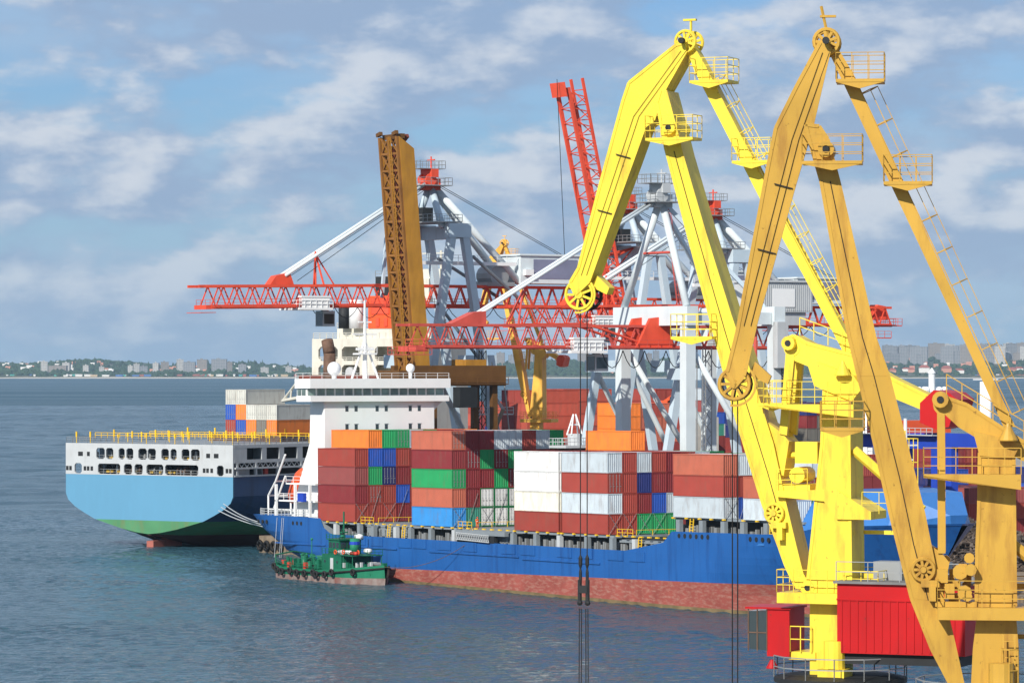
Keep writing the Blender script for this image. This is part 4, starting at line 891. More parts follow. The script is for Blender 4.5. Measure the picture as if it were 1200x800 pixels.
def sts_vframe(label, s, r, zs=1.0, boom_up=0.0, dz=0.0, tip=35.0, detail=True, group=None):
    """crane on inverted V frames with tubular top mast; x out over the water, y along the rails"""
    p = sp(s, r); t = thing('gantry_crane', label, 'crane', (p.x, p.y, 3 + dz), ROT_B, group); t.scale = (1, 1, zs)
    Z = lambda z: z-3
    for y in (-6, 6):
        for u1 in (0, -20):
            part('leg', MB().beam((u1, y, Z(4.4)), (-10 + (1.0 if u1 == 0 else -1.0), y, Z(57)), 1.45, 1.3, (0, 1, 0), 1.2, 1.3), m_pale, t)
        part('leg_cap', MB().box(-12.2, -7.8, y-.8, y+.8, Z(55.2), Z(57.6)), m_pale, t)
        part('frame_tie', MB().tube((-1.8, y, Z(14)), (-18.2, y, Z(14)), .55, 10).tube((-5, y, Z(33)), (-19, y, Z(8)), .5, 10), m_palw, t)
    for u1, z in ((-2.6, 34), (-17.4, 34), (-10, 56)): part('cross_beam', MB().box(u1-.8, u1+.8, -5.2, 5.2, Z(z-1), Z(z+1.2)), m_pale, t)
    for u1 in (0, -20):
        part('sill_beam', MB().box(u1-.7, u1+.7, -9, 9, Z(4.4), Z(6.2)), m_pale, t)
        for y in (-8, -5, 5, 8): part('bogie', MB().box(u1-.45, u1+.45, y-1.1, y+1.1, Z(3.0), Z(4.4)), m_redb, t)
    hu, hz = -8.0, 64.6
    for y in (-4.8, 4.8): part('mast_tube', MB().tube((-7.6, y, Z(57)), (hu, y*.12, Z(hz-1)), .62, 10), m_pale, t, True)
    for y in (-2.6, 2.6): part('back_stay', MB().tube((hu-.5, y*.2, Z(hz-.6)), (-25, y, Z(47.2)), .62, 10), m_palw, t, True)
    part('mast_platform', MB().box(-10.5, -4.5, -6.6, 6.6, Z(57.7), Z(57.9)).rail([(-10.5, -6.6, Z(57.9)), (-4.5, -6.6, Z(57.9)), (-4.5, 6.6, Z(57.9)), (-10.5, 6.6, Z(57.9))], 1.2, .05, 1.5, (1, .5), True), m_stl, t)
    part('mast_winch', MB().box(-8, -6, -2, 1, Z(57.9), Z(60.4)).box(-7.4, -6.2, -3.6, -2.2, Z(57.9), Z(59.4)), m_dark, t)
    head_platform(t, hu, Z(hz), m_red)
    zb, zt = 43.6, 47.0
    ch, la = box_truss(2.0, -46, Z(zb), Z(zt), 2.0, 18, .28, .13)
    g = part('girder', ch, m_red, t); part('girder_lacing', la, m_red, g)
    part('girder_walkway', MB().box(-46, 2, 2.5, 3.4, Z(zb), Z(zb+.1)).rail([(-46, 3.4, Z(zb+.1)), (2, 3.4, Z(zb+.1))], 1.1, .045, 1.8, (1, .5)), m_redb, t)
    # boom, hinged at u = 2.6
    b = bpy.data.objects.new('boom', None); C.objects.link(b); b.parent = t; b.location = (2.6 if boom_up == 0 else -3.2, 0, Z(zb)); b.rotation_euler = (0, -boom_up + R(.9 if boom_up == 0 else 0), 0)
    n = round((tip-3)/2.9); ch, la = box_truss(tip-2.6, 0.2, 0, zt-zb, 2.0, n, .28, .13)
    part('chord', ch, m_red, b); part('lacing', la, m_red, b)
    if boom_up == 0: part('boom_walkway', MB().box(.4, tip-2.6, 2.5, 3.4, 0, .1).rail([(.4, 3.4, .1), (tip-2.6, 3.4, .1), (tip-2.6, -3.4, .1)], 1.1, .045, 1.8, (1, .5)), m_redb, b)
    part('boom_tip', MB().box(tip-2.6, tip-1.6, -2.2, 2.2, -.4, .3).box(tip-3.2, tip-.4, -2.6, 2.6, -1.0, -.9), m_red, b)
    part('stay_bracket', MB().prism([(16.2, -1.0, zt-zb), (21.0, -1.0, zt-zb), (19.6, -1.0, zt-zb+1.7), (17.0, -1.0, zt-zb+2.2)], (0, 2, 0)), m_red, b)
    part('stay_post', MB().tube((11, -1.8, zt-zb), (11.6, 0, zt-zb+5.4), .18, 6).tube((11, 1.8, zt-zb), (11.6, 0, zt-zb+5.4), .18, 6).tube((8, 0, zt-zb), (11.6, 0, zt-zb+5.4), .14, 6).tube((11.6, 0, zt-zb), (11.6, 0, zt-zb+5.8), .16, 6), m_red, b)
    if boom_up == 0:
        for y in (-.9, .9): part('fore_stay', MB().tube((20.6, y, Z(zt+1.4)), (hu+1.2, y, Z(hz)), .30, 8), m_palw, t, True)
        part('stay_cable', MB().tube((20, -.3, Z(zt+.8)), (hu+1, -.3, Z(hz-.8)), .06, 4).tube((18, .4, Z(zt+.6)), (hu+1, .4, Z(hz-1.0)), .06, 4), m_rope, t)
        trolley(t, 16.5, Z(zb), m_lgry, True, 0)
        festoon(t, -40, 14, -2.2, Z(zb-.3), 12, 1.8)
    else:
        bt = Vector((-3.2+math.cos(boom_up)*20-math.sin(boom_up)*4, 0, Z(zb)+math.sin(boom_up)*20+math.cos(boom_up)*4))
        for y in (-.9, .9): part('fore_stay', MB().tube(bt+Vector((0, y, 0)), (hu+.8, y, Z(hz)), .25, 8), m_palw, t, True)
        part('stay_cable', MB().tube(bt, (hu+1, 0, Z(hz)), .06, 4).tube((-3.2+math.cos(boom_up)*tip+1.5, 1, Z(zb)+math.sin(boom_up)*tip), (6, 1, Z(zb)), .06, 4), m_rope, t)
        trolley(t, -6, Z(zb), m_lgry, True, 0); festoon(t, -40, -6, -2.2, Z(zb-.3), 9, 1.8)
    part('rear_cable', MB().tube((hu-1, .5, Z(hz)), (-36, .5, Z(52)), .06, 4).tube((hu-1, -.5, Z(hz)), (-36, -.5, Z(52)), .06, 4), m_rope, t)
    h = part('machinery_house', MB().box(-37, -24, -3.6, 3.6, Z(47.6), Z(52.4)).box(-37.3, -23.7, -3.9, 3.9, Z(52.4), Z(52.7)), m_palw, t)
    part('house_panel', MB().box(-35.6, -26.6, 3.6, 3.66, Z(48.4), Z(51.8)), paint('lilac_grey_panel', (.20, .21, .30), .4), h)
    part('house_unit', MB().box(-26.2, -24.6, 3.6, 4.4, Z(49), Z(50)), m_white, h)
    part('winch_drum', MB().tube((-20.5, -2.4, Z(48.9)), (-20.5, 2.4, Z(48.9)), 1.9, 14).box(-23.4, -18, -2.6, 2.6, Z(47.1), Z(47.8)), m_stl, t)
    part('upper_walkway', MB().box(-23.4, -2, 2.6, 3.2, Z(50.6), Z(51.2)).rail([(-23.4, 3.2, Z(51.2)), (-2, 3.2, Z(51.2))], 1.1, .045, 2), m_white, t)
    for u1 in (-40, -44.2):
        part('rear_sheave_frame', MB().prism([(u1-1.8, -1.2, Z(zt-2.4)), (u1+1.6, -1.2, Z(zt-2.4)), (u1+.6, -1.2, Z(zt+.6)), (u1-1.2, -1.2, Z(zt+.3))], (0, 2.4, 0)), m_red, t)
    part('rear_walkway', MB().box(-47.6, -39, -3.2, 3.2, Z(zb-.2), Z(zb)).rail([(-47.6, 3.2, Z(zb)), (-39, 3.2, Z(zb))], 1.3, .05, 1.4).rail([(-47.6, -3.2, Z(zb)), (-47.6, 3.2, Z(zb))], 1.3, .05, 1.4).box(-45, -36, 2.6, 3.4, Z(zb-2.6), Z(zb-2.4)).rail([(-45, 3.4, Z(zb-2.4)), (-36, 3.4, Z(zb-2.4))], 1.2, .05, 1.4), m_red, t)
    if detail:
        st = MB(); z, k = 8, 0
        while z < 32: st.beam((-19.2+(z-8)*.16, 7.4+(0 if k % 2 else 3), Z(z)), (-19.2+(z-5)*.16, 7.4+(3 if k % 2 else 0), Z(z+3)), .7, .12); z += 3; k += 1
        part('stair_tower', st.tube((-19.6, 10.6, Z(4)), (-16, 10.6, Z(34)), .12, 5).tube((-19.6, 7.2, Z(4)), (-16, 7.2, Z(34)), .12, 5), m_stl, t)
        lf = MB()
        for a in (-.7, .7):
            for b_ in (-.7, .7): lf.tube((-13.5+a, 7.6+b_, Z(4)), (-13.5+a, 7.6+b_, Z(36)), .1, 4)
        for q in range(16): lf.tube((-14.2, 8.3, Z(4+2*q)), (-12.8, 8.3, Z(6+2*q)), .07, 4); lf.tube((-12.8, 8.3, Z(4+2*q)), (-14.2, 8.3, Z(6+2*q)), .07, 4)
        part('lift_column', lf, m_dark, t)
        for y in (-3.5, 3.5): part('hanger', MB().beam((-1.5, y, Z(57)), (-.5, y, Z(45)), .5), m_pale, t)
        part('frame_brace', MB().tube((-6, 6, Z(44)), (-15.5, 6, Z(33)), .28, 8), m_grey, t); part('frame_brace', MB().tube((-13, 6, Z(52)), (-24, 3, Z(45)), .3, 8), m_grey, t); part('frame_brace', MB().tube((-13, -6, Z(52)), (-24, -3, Z(45)), .3, 8), m_grey, t)
        part('portal_stair', MB().beam((-6, 8, Z(13)), (-13, 8, Z(25)), .8, .14).rail([(-6, 8.4, Z(13)), (-13, 8.4, Z(25))], 1.1, .06, 1.2), m_lgry, t)
        part('leg_platform', MB().box(-19.5, -12, 6.9, 8.6, Z(25), Z(25.2)).rail([(-19.5, 8.6, Z(25.2)), (-12, 8.6, Z(25.2))], 1.1, .06, 1.2), m_lgry, t)
        part('hook_beam', MB().box(-20.5, -17.5, 7.2, 8.2, Z(17.2), Z(18.6)).tube((-19, 7.7, Z(17.2)), (-19, 7.7, Z(15.4)), .25, 6), m_brn2, t)
    return t
CA = sts_vframe('pale blue inverted V gantry crane with its red boom lowered past the white bridge', -28, 29, group='gantry cranes on inverted V legs')
CC = sts_vframe('gantry crane with its red lattice boom raised steeply into the sky', -62, 91.6, .975, R(77.5), 0, 46, False, group='gantry cranes on inverted V legs')
CD = sts_vframe('gantry crane whose red girder tail ends beside the bright yellow crane', -21, 82.7, .93, 0, 0, 33, False, group='gantry cranes on inverted V legs')

def sts_portal(label, s, r):
    p = sp(s, r); t = thing('gantry_crane', label, 'crane', (p.x, p.y, 3), ROT_B); Z = lambda z: z-3
    for u in (0, -16):
        for y in (-8.9, 8.9): part('leg', MB().box(u-.85, u+.85, y-.85, y+.85, Z(4.2), Z(39.4)), m_palw, t)
        part('portal_beam', MB().box(u-1.0, u+1.0, -10.2, 10.2, Z(39.4), Z(42.3)), m_palw, t)
        part('sill_beam', MB().box(u-.7, u+.7, -11, 11, Z(4.2), Z(6.0)), m_palw, t)
        for y in (-10, -7.4, 7.4, 10): part('bogie', MB().box(u-.45, u+.45, y-1, y+1, Z(3.0), Z(4.2)), m_redb, t)
    for y in (-8.9, 8.9):
        part('side_beam', MB().box(-15.1, -.9, y-.6, y+.6, Z(13), Z(14.6)), m_palw, t); part('side_beam', MB().box(-14.9, -1.1, y-.7, y+.7, Z(39.6), Z(41.4)), m_palw, t)
        part('brace', MB().tube((-.6, y, Z(36)), (-15.4, y, Z(15)), .45, 10), m_palw, t, True)
    hu, hz = -1.0, 58.6
    for y in (-8.6, 8.6): part('mast_tube', MB().tube((0, y, Z(42.3)), (hu, y*.08, Z(hz-1)), .58, 10), m_palw, t, True)
    for y in (-6, 6): part('back_stay', MB().beam((hu-.6, y*.1, Z(hz-.8)), (-16, y, Z(42.3)), .6), m_pale, t)
    part('mast_tie', MB().tube((-.5, -4.3, Z(50.5)), (-.5, 4.3, Z(50.5)), .2, 6).ladder((-1.2, 4.6, Z(42.5)), (-1.6, .9, Z(57.5)), (1, 0, 0), .5, .04, .4, (0, 1, 0)), m_redb, t)
    head_platform(t, hu, Z(hz), m_lgry)
    zb, zt = 36.1, 39.3
    ch, la = box_truss(42, -27, Z(zb), Z(zt), 1.9, 25, .24, .11, False)
    b = part('boom', ch, m_redb, t); part('lacing', la, m_redb, b)
    part('boom_walkway', MB().box(-27, 42, 2.3, 3.1, Z(zb-.1), Z(zb)).rail([(42, -3, Z(zb)), (42, 3.1, Z(zb)), (-27, 3.1, Z(zb))], 1.1, .045, 2, (1, .5)), m_redb, b)
    part('boom_tip', MB().box(41.5, 43.5, -2.6, 2.6, Z(zb-.7), Z(zb+.1)).box(41, 45, -3, 3, Z(zb-1.2), Z(zb-1.1)).rail([(41, 3, Z(zb-1.1)), (45, 3, Z(zb-1.1)), (45, -3, Z(zb-1.1))], 1.1, .05, 1.3), m_redb, b)
    part('stay_bracket', MB().prism([(30.5, -1, Z(zt)), (37, -1, Z(zt)), (32.6, -1, Z(zt+1.9)), (30.6, -1, Z(zt+2.1))], (0, 2, 0)), m_redb, b)
    for y in (-.7, .7): part('fore_stay', MB().tube((31.4, y, Z(zt+1.7)), (hu+1, y, Z(hz-.2)), .24, 8), m_palw, t, True)
    part('stay_post', MB().tube((25.5, -1.8, Z(zt)), (23.6, 0, Z(zt+5.2)), .16, 6).tube((25.5, 1.8, Z(zt)), (23.6, 0, Z(zt+5.2)), .16, 6).tube((18.8, 0, Z(zt)), (23.6, 0, Z(zt+5.2)), .16, 6), m_redb, b)
    part('hinge_frame', MB().prism([(-1.6, -2.6, Z(zb)), (5, -2.6, Z(zb)), (2.6, -2.6, Z(zt+1.2)), (-1.0, -2.6, Z(zt+1.6))], (0, .5, 0)).prism([(-1.6, 2.1, Z(zb)), (5, 2.1, Z(zb)), (2.6, 2.1, Z(zt+1.2)), (-1.0, 2.1, Z(zt+1.6))], (0, .5, 0)).tube((12.5, 2, Z(zt)), (3, 2.2, Z(zb+.4)), .2, 6).tube((12.5, -2, Z(zt)), (3, -2.2, Z(zb+.4)), .2, 6), m_red, t)
    trolley(t, 14.5, Z(zb), m_lgry, True, 0)
    festoon(t, -24, 11, 2.0, Z(zb-.5), 9, 2.6)
    h = part('machinery_house', MB().box(-27, -17, -3.4, 3.4, Z(41.6), Z(46.2)).box(-27.3, -16.7, -3.7, 3.7, Z(46.2), Z(46.5)), m_lgry, t)
    rb = MB()
    for k in range(26): rb.box(-26.8+k*.38, -26.62+k*.38, 3.4, 3.47, Z(41.8), Z(46.1))
    part('house_ribs', rb, m_lgry, h); part('house_panel', MB().box(-23.6, -19.4, 3.48, 3.54, Z(42.4), Z(45.2)), m_white, h)
    part('house_support', MB().box(-26, -18, -3, 3, Z(39.6), Z(41.6)), m_lgry, t); part('cable_box', MB().box(-17, -15, 9.8, 11, Z(33), Z(40)), m_lgry, t)
    part('stair_tower', MB().ladder((-17, 9.8, Z(5)), (-17, 9.8, Z(40)), (1, 0, 0), .7, .06, .5, (0, 1, 0), 2), m_dark, t)
    part('cable_pipe', MB().tube((-13, 8, Z(4)), (-13, 8, Z(39)), .3, 8), m_redb, t)
    tw = MB()
    for a in (-1, 1):
        for b_ in (-1, 1): tw.tube((-7+a*.8, 3+b_*.8, Z(3)), (-7+a*.8, 3+b_*.8, Z(36)), .1, 4)
    for k in range(16): tw.tube((-7.8, 3.8, Z(3+k*2)), (-6.2, 3.8, Z(5+k*2)), .06, 4); tw.tube((-6.2, 3.8, Z(3+k*2)), (-7.8, 3.8, Z(5+k*2)), .06, 4)
    part('lift_shaft', tw, m_stl, t)
    return t
CBr = sts_portal('gantry crane with white upright legs and a faded red boom reaching over the blue ship', 53.8, 29)

# ================================================================== BROWN BRIDGE CRANE with raised boom
m_brn4 = paint('brown_lattice_paint', (.25, .11, .025), .55, var=.2, dirt=(.10, .04, .015), amt=.6)
pb = sp(-15, 25); t = thing('bridge_crane', 'brown crane with its ochre lattice boom folded upright above the white bridge', 'crane', (pb.x, pb.y, 3), ROT_B); Z = lambda z: z-3
part('bridge_girder', MB().box(-17, 1, 2.6, 3.8, Z(30.0), Z(33.4)).box(-17, 1, -3.8, -2.6, Z(30.0), Z(33.4)), m_brn, t)
part('girder_deck', MB().box(-17, 1, -2.6, 2.6, Z(30.1), Z(30.4)).rail([(-17, 4.6, Z(30.4)), (1, 4.6, Z(30.4))], 1.1, .05, 2).box(-17, 1, 3.8, 4.7, Z(30.2), Z(30.35)), m_brn, t)
for u in (-3.2, -15):
    for y in (-3.4, 3.4): part('leg', MB().beam((u, y, Z(3)), (u, y*.9, Z(30)), 1.0), m_brn, t)
    part('leg_tie', MB().box(u-.4, u+.4, -4.2, 4.2, Z(5), Z(6.2)), m_brn, t)
lean = R(4.8); bl = 39.4
def bp_(x, y, z): return Vector((-.9 + z*math.sin(lean) + x*math.cos(lean), y, Z(32.2) + z*math.cos(lean) - x*math.sin(lean)))
for y in (-2.9, 2.9):
    part('boom_web', MB().add([bp_(-1.7, y-.35, 0), bp_(1.0, y-.35, 0), bp_(1.0, y+.35, 0), bp_(-1.7, y+.35, 0), bp_(-1.7, y-.35, bl-2.2), bp_(1.0, y-.35, bl), bp_(1.0, y+.35, bl), bp_(-1.7, y+.35, bl-2.2)], [(0,3,2,1),(4,5,6,7),(0,1,5,4),(1,2,6,5),(2,3,7,6),(3,0,4,7)]), m_brn2, t)
lc = MB(); lcr = MB()
for k in range(14):
    z0, z1 = bl*k/14, bl*(k+1)/14
    lc.beam(bp_(1.1, -2.9, z0), bp_(1.1, 2.9, z0), .5, .4); lc.beam(bp_(1.1, -2.8, z0), bp_(1.1, 0, z1), .26); lc.beam(bp_(1.1, 0, z0), bp_(1.1, -2.8, z1), .26); lc.beam(bp_(1.1, 0, z0), bp_(1.1, 2.8, z1), .26); lc.beam(bp_(1.1, 2.8, z0), bp_(1.1, 0, z1), .26)
    lcr.beam(bp_(-.9, -2.7, z0), bp_(-.9, 2.7, z1), .6); lcr.beam(bp_(-.9, 2.7, z0), bp_(-.9, -2.7, z1), .6)
for y in (-2.9, 2.9, 0): lc.beam(bp_(1.2, y, 0), bp_(1.2, y, bl), .5, .5)
part('boom_lacing', lc, m_brn4, t); part('boom_bracing', lcr, m_brn3, t)
part('boom_ladder', MB().ladder(bp_(1.7, 1.2, 0), bp_(1.7, 1.2, bl), (0, 1, 0), .6, .06, .8), m_brn2, t)
part('boom_head', MB().beam(bp_(.2, -3.1, bl), bp_(.2, 3.1, bl), .8).beam(bp_(1.4, -3.3, bl+.4), bp_(1.4, -2.0, bl+.7), .6).beam(bp_(1.4, 2.0, bl+.4), bp_(1.4, 3.3, bl+.7), .6), m_brn, t)
part('hinge_block', MB().box(-1.5, 3.6, -3.6, 3.6, Z(29.6), Z(32.6)), m_brn, t)
part('operator_cab', MB().box(-10, -6.6, 3.9, 6.2, Z(26.4), Z(29.8)), m_dark, t)
part('winch_house', MB().box(-14, -10, -2.4, 2.4, Z(30.4), Z(34.4)), m_brn2, t)

# ================================================================== LEVEL LUFFING PORTAL CRANES
def luff_frame(T, al):
    j = Vector((-math.cos(al), math.sin(al), 0)); n = Vector((-math.sin(al), -math.cos(al), 0))
    def conv(p, yl):                        # pixel on the plane yl metres to the near side -> (u, z)
        k = (p[0]-600)/F; b = T + n*yl; u = (k*b.y-b.x)/(j.x-k*j.y); q = b + j*u
        return (u, CAMH-(p[1]-YH)/F*q.y)
    return j, n, conv
T1, A1 = Vector((16.6, 196, 0)), R(23)
T2, A2 = Vector((21.35, 168, 0)), R(7)
PIX1 = dict(
    trunk=[(792,53),(737,97),(730,118),(704,214),(678,314),(668,331),(674,345),(690,330),(716,258),(742,187),(756,148),(766,141),(776,110),(804,60),(803,50)],
    boom=[(774,106),(770,120),(780,174),(806,273),(832,370),(863,490),(894,590),(913,640),(920,660),(932,686),(946,694),(962,694),(950,690),(940,672),(932,640),(920,590),(905,520),(880,440),(856,370),(826,273),(799,180),(791,148),(780,106)],
    rod=[(802,52),(814,84),(892,236),(941,322),(990,416),(1002,410),(953,322),(904,230),(828,80),(812,52)],
    lever=[(919,398),(921,412),(932,421),(1006,451),(1034,459),(1080,478),(1087,464),(1038,440),(1003,417),(946,402),(930,393)],
    weight=[(1078,472),(1094,457),(1112,460),(1122,468),(1112,500),(1097,503),(1078,495)],
    link=[(921,410),(913,508),(922,510),(931,416)],
    tower=[(966,452),(963,520),(955,600),(947,676),(947,693),(997,693),(997,676),(996,600),(995,520),(995,446),(985,440)],
    towerhead=[(946,426),(954,452),(998,470),(1010,455),(1000,440),(956,424)],
    column=[(949,694),(949,800),(949,980),(984,980),(984,694)],
    house=(981,1131,683,769), cab=(876,925,713,769), ledges=[(786,834,394), (888,922,472)],
    trunk_sheave=(676,345), apex=(800,48), boom_sheave=(908,601), joint=(785,150), foot=(948,688), pin=(925,402))
PIX2 = dict(
    trunk=[(961,50),(934,100),(909,150),(900,195),(893,232),(864,388),(852,436),(862,452),(872,440),(886,377),(931,216),(952,145),(972,58),(970,48)],
    boom=[(944,146),(950,170),(962,212),(995,395),(1006,440),(1024,515),(1043,600),(1068,700),(1092,760),(1113,800),(1133,862),(1150,862),(1128,800),(1115,742),(1106,705),(1096,671),(1082,600),(1041,440),(1025,395),(983,213),(970,163),(960,148)],
    rod=[(966,50),(980,80),(1036,200),(1128,395),(1176,500),(1190,500),(1141,395),(1052,200),(996,80),(978,50)],
    lever=[(1096,467),(1098,474),(1125,499),(1150,514),(1200,538),(1260,566),(1262,545),(1200,518),(1133,474),(1101,463)],
    weight=[(1258,556),(1270,540),(1300,545),(1304,585),(1280,592),(1258,584)],
    link=[(1098,470),(1099,648),(1108,648),(1107,470)],
    tower=[(1148,530),(1147,600),(1145,640),(1144,710),(1190,710),(1189,640),(1188,530),(1170,516)],
    towerhead=[(1140,505),(1148,534),(1188,536),(1196,520),(1170,512)],
    column=[(1146,712),(1140,760),(1138,800),(1138,1000),(1196,1000),(1194,760),(1190,712)],
    house=None, cab=None, ledges=[(961,1012,501)],
    trunk_sheave=(860,450), apex=(968,48), boom_sheave=(1082,667), joint=(968,175), foot=(1140,855), pin=(1102,468))
def local_shapes(PX, T, al):
    j, n, conv = luff_frame(T, al); D = {}
    for k, hw in (('trunk', .75), ('boom', .95), ('rod', .35), ('lever', .8), ('weight', 1.5), ('link', .85), ('tower', 1.15), ('towerhead', 1.3), ('column', 1.1)):
        D[k] = [conv(p, hw) for p in PX[k]]
    for k in ('trunk_sheave', 'apex', 'boom_sheave', 'joint', 'foot', 'pin'): D[k] = conv(PX[k], .95)
    if PX['house']:
        a, b, c, d = PX['house']; D['house'] = (*conv((a, c), 2.2), *conv((b, d), 2.2))
        a, b, c, d = PX['cab']; D['cab'] = (*conv((a, c), 1.4), *conv((b, d), 1.4))
    else: D['house'] = D['cab'] = None
    D['ledges'] = [(conv((a, y), 1.6), conv((b, y), 1.6)) for a, b, y in PX.get('ledges', [])]
    return D
def wheel(c, r, w, spokes=9):
    m = MB(); c = Vector(c); n = 20
    m.torus(c, r-.08, .09, 'y', n, 6)
    m.lathe([(r-.16, -w/2), (r-.05, -w/2), (r-.05, w/2), (r-.16, w/2)], c, n, 'y') if False else None
    m.lathe([(.01, -w/2-.06), (.26*r, -w/2-.06), (.26*r, w/2+.06), (.01, w/2+.06)], c, 10, 'y')
    for i in range(spokes):
        a = 2*math.pi*i/spokes; d = Vector((math.cos(a), 0, math.sin(a))); m.beam(c+d*.15, c+d*(r-.08), .12, .10, (0, 1, 0))
    return m
def pt(D, k, i): return D[k][i]
def lerp2(a, b, q): return (a[0]+(b[0]-a[0])*q, a[1]+(b[1]-a[1])*q)

def luffing_crane(label, T, al, D, mp_, weightmat, housemat, zbase, full=True, scale=1.0, name='portal_crane', grp=None, ropes=None):
    rz = math.atan2(math.sin(al), -math.cos(al))
    t = thing(name, label, 'crane', (T.x, T.y, zbase), rz, grp)
    P3 = lambda uz, y: Vector((uz[0], y, uz[1]-zbase))
    def solid(key, hw, nm, mat, parent=t, y0=0.0):
        return part(nm, MB().prism([P3(p, y0+hw) for p in D[key]], (0, -2*hw, 0)), mat, parent)
    tr = solid('trunk', .75, 'trunk', mp_); bo = solid('boom', .95, 'boom', mp_); ro = solid('rod', .35, 'tie_rod', mp_); le = solid('lever', .8, 'counterweight_lever', mp_)
    we = solid('weight', 1.5, 'counterweight', weightmat); tw = solid('tower', 1.15, 'tower', mp_); solid('towerhead', 1.3, 'tower_head', mp_, tw); co = solid('column', 1.1, 'column', mp_)
    for y in (-.72, .72): part('link_rod', MB().prism([P3(p, y+.13) for p in D['link']], (0, -.26, 0)), mp_, t)
    # cover plates, weld seams and cable conduits give the box beams their edges
    def seam(nm, pts, y, r_, mat, parent): part(nm, MB().path([P3(p, y) for p in pts], r_, 5), mat, parent)
    B_, Tk = D['boom'], D['trunk']; nb = len(B_)
    half_l, half_r = B_[2:10], list(reversed(B_))[2:10]
    if full:
        for q, w_ in ((.52, .022),):
            seam('cable_conduit', [lerp2(a, b, q) for a, b in zip(half_l[:6], half_r[:6])], .97, w_, m_rope, bo)
        mids = [lerp2(Tk[2], Tk[10 if len(Tk) > 14 else 9], .62), lerp2(Tk[4], Tk[7], .55)] if len(Tk) > 14 else [lerp2(Tk[3], Tk[11], .62), lerp2(Tk[5], Tk[9], .55)]
        for dx in (-.14, .16): seam('hoist_rope', [(D['apex'][0]+dx, D['apex'][1]-.5), (mids[0][0]+dx, mids[0][1]), (mids[1][0]+dx, mids[1][1])], .79, .013, m_rope, tr)
        for q in (.25, .6):
            c_ = lerp2(mids[0], mids[1], q); part('rope_guide', MB().beam(P3((c_[0]-.4, c_[1]-.1), .82), P3((c_[0]+.4, c_[1]+.12), .82), .05), m_rope, tr)
        for fr_ in (.12, .3, .48, .66, .84):             # flange straps
            i = int(fr_*(len(half_l)-1)); a, b = half_l[i], half_r[i]
            part('weld_seam', MB().beam(P3(a, .955), P3(b, .955), .03, .014, (0, 1, 0)), mp_, bo)
    def flange(key, hw, parent):
        q_ = D[key]; m_ = MB()
        for a, b in zip(q_, q_[1:]+q_[:1]):
            if math.dist(a, b) > .5: m_.beam(P3(a, hw+.02), P3(b, hw+.02), .05, .14, (0, 1, 0)) if False else m_.beam(P3(a, hw+.015), P3(b, hw+.015), .16, .035, (0, 1, 0))
        part('edge_flange', m_, mp_, parent)
    if full:
        flange('trunk', .75, tr); flange('boom', .95, bo); flange('lever', .8, le); flange('tower', 1.15, tw)
    for q in (-.62, .62):
        r_ = .95 if full else .95
        w_ = part('sheave', wheel((D['trunk_sheave'][0], q, D['trunk_sheave'][1]-zbase), r_*(.88 if D['house'] else .78), .14), mp_ if q > 0 else m_dark, tr)  # far sheave coloured dark to stand in for the shadow inside
        part('sheave', wheel((D['apex'][0], q*.9, D['apex'][1]-zbase), .62, .14), mp_, tr)
    part('sheave_guard', MB().path([(D['trunk_sheave'][0]+math.cos(a)*.95, y_, D['trunk_sheave'][1]-zbase+math.sin(a)*.95) for y_ in (.78,) for a in [R(x) for x in range(140, 300, 20)]], .07, 4).prism([P3((D['trunk_sheave'][0]-.9, D['trunk_sheave'][1]+1.0), .4), P3((D['trunk_sheave'][0]-1.6, D['trunk_sheave'][1]+.35), .4), P3((D['trunk_sheave'][0]-1.45, D['trunk_sheave'][1]-.0), .4), P3((D['trunk_sheave'][0]-.6, D['trunk_sheave'][1]+.4), .4)], (0, -.8, 0)), mp_, tr)
    bs = D['boom_sheave']; part('boom_sheave', wheel((bs[0], 1.08, bs[1]-zbase), .55, .16), mp_, bo); part('sheave_bracket', MB().box(bs[0]-.7, bs[0]+.1, .96, 1.3, bs[1]-zbase-.75, bs[1]-zbase-.45).box(bs[0]-.55, bs[0]-.25, .96, 1.4, bs[1]-zbase-1.35, bs[1]-zbase-.7), mp_, bo)
    for kk in ('joint', 'foot', 'pin'): part('pivot_pin', MB().lathe([(.36, -1.2), (.36, 1.2)], (D[kk][0], 0, D[kk][1]-zbase), 12, 'y'), mp_, t)
    part('aerial', MB().tube((D['apex'][0]-.1, 0, D['apex'][1]-zbase), (D['apex'][0]-.1+(0 if al > .15 else .35), 0, D['apex'][1]-zbase+(1.15 if al > .15 else 1.6)), .07, 5).box(D['apex'][0]-.4, D['apex'][0]+.3, -.1, .1, D['apex'][1]-zbase+1.1, D['apex'][1]-zbase+1.2), mp_, t)
    # maintenance baskets
    def basket(c, y0, y1, u0, u1, parent, h=1.15):
        z = c-zbase; m_ = MB().box(u0, u1, y0, y1, z-.14, z)
        m_.prism([(u0, y1-.02, z-.14), (u1, y1-.02, z-.14), ((u0+u1)/2, y1-.02, z-.42)], (0, -.1, 0))
        b_ = part('basket', m_, mp_, parent); part('basket_rail', MB().rail([(u1, y0, z), (u0, y0, z), (u0, y1, z), (u1, y1, z)], h, .024, .75, (1, .66, .33), True), mp_, b_)
    for (ua, za), (ub, zb_) in D.get('ledges', []): basket(min(za, zb_), -.2, 1.6, min(ua, ub), max(ua, ub), bo)
    J = D['joint']
    basket(J[1]-.55, .5, 1.9, J[0]-1.6, J[0]+1.0, t); 
    R_ = D['rod']; ra, rb2 = R_[1], R_[4] if len(R_) > 8 else R_[3]
    for q in (.015, .30): c_ = lerp2(R_[1], R_[4], q); basket(c_[1]-.3, -.5, 1.2, c_[0]-2.0, c_[0]+.1, t)
    # caged ladder behind the tie rod
    a_, b_ = lerp2(R_[1], R_[4], .02), lerp2(R_[1], R_[4], .98); off = -.62
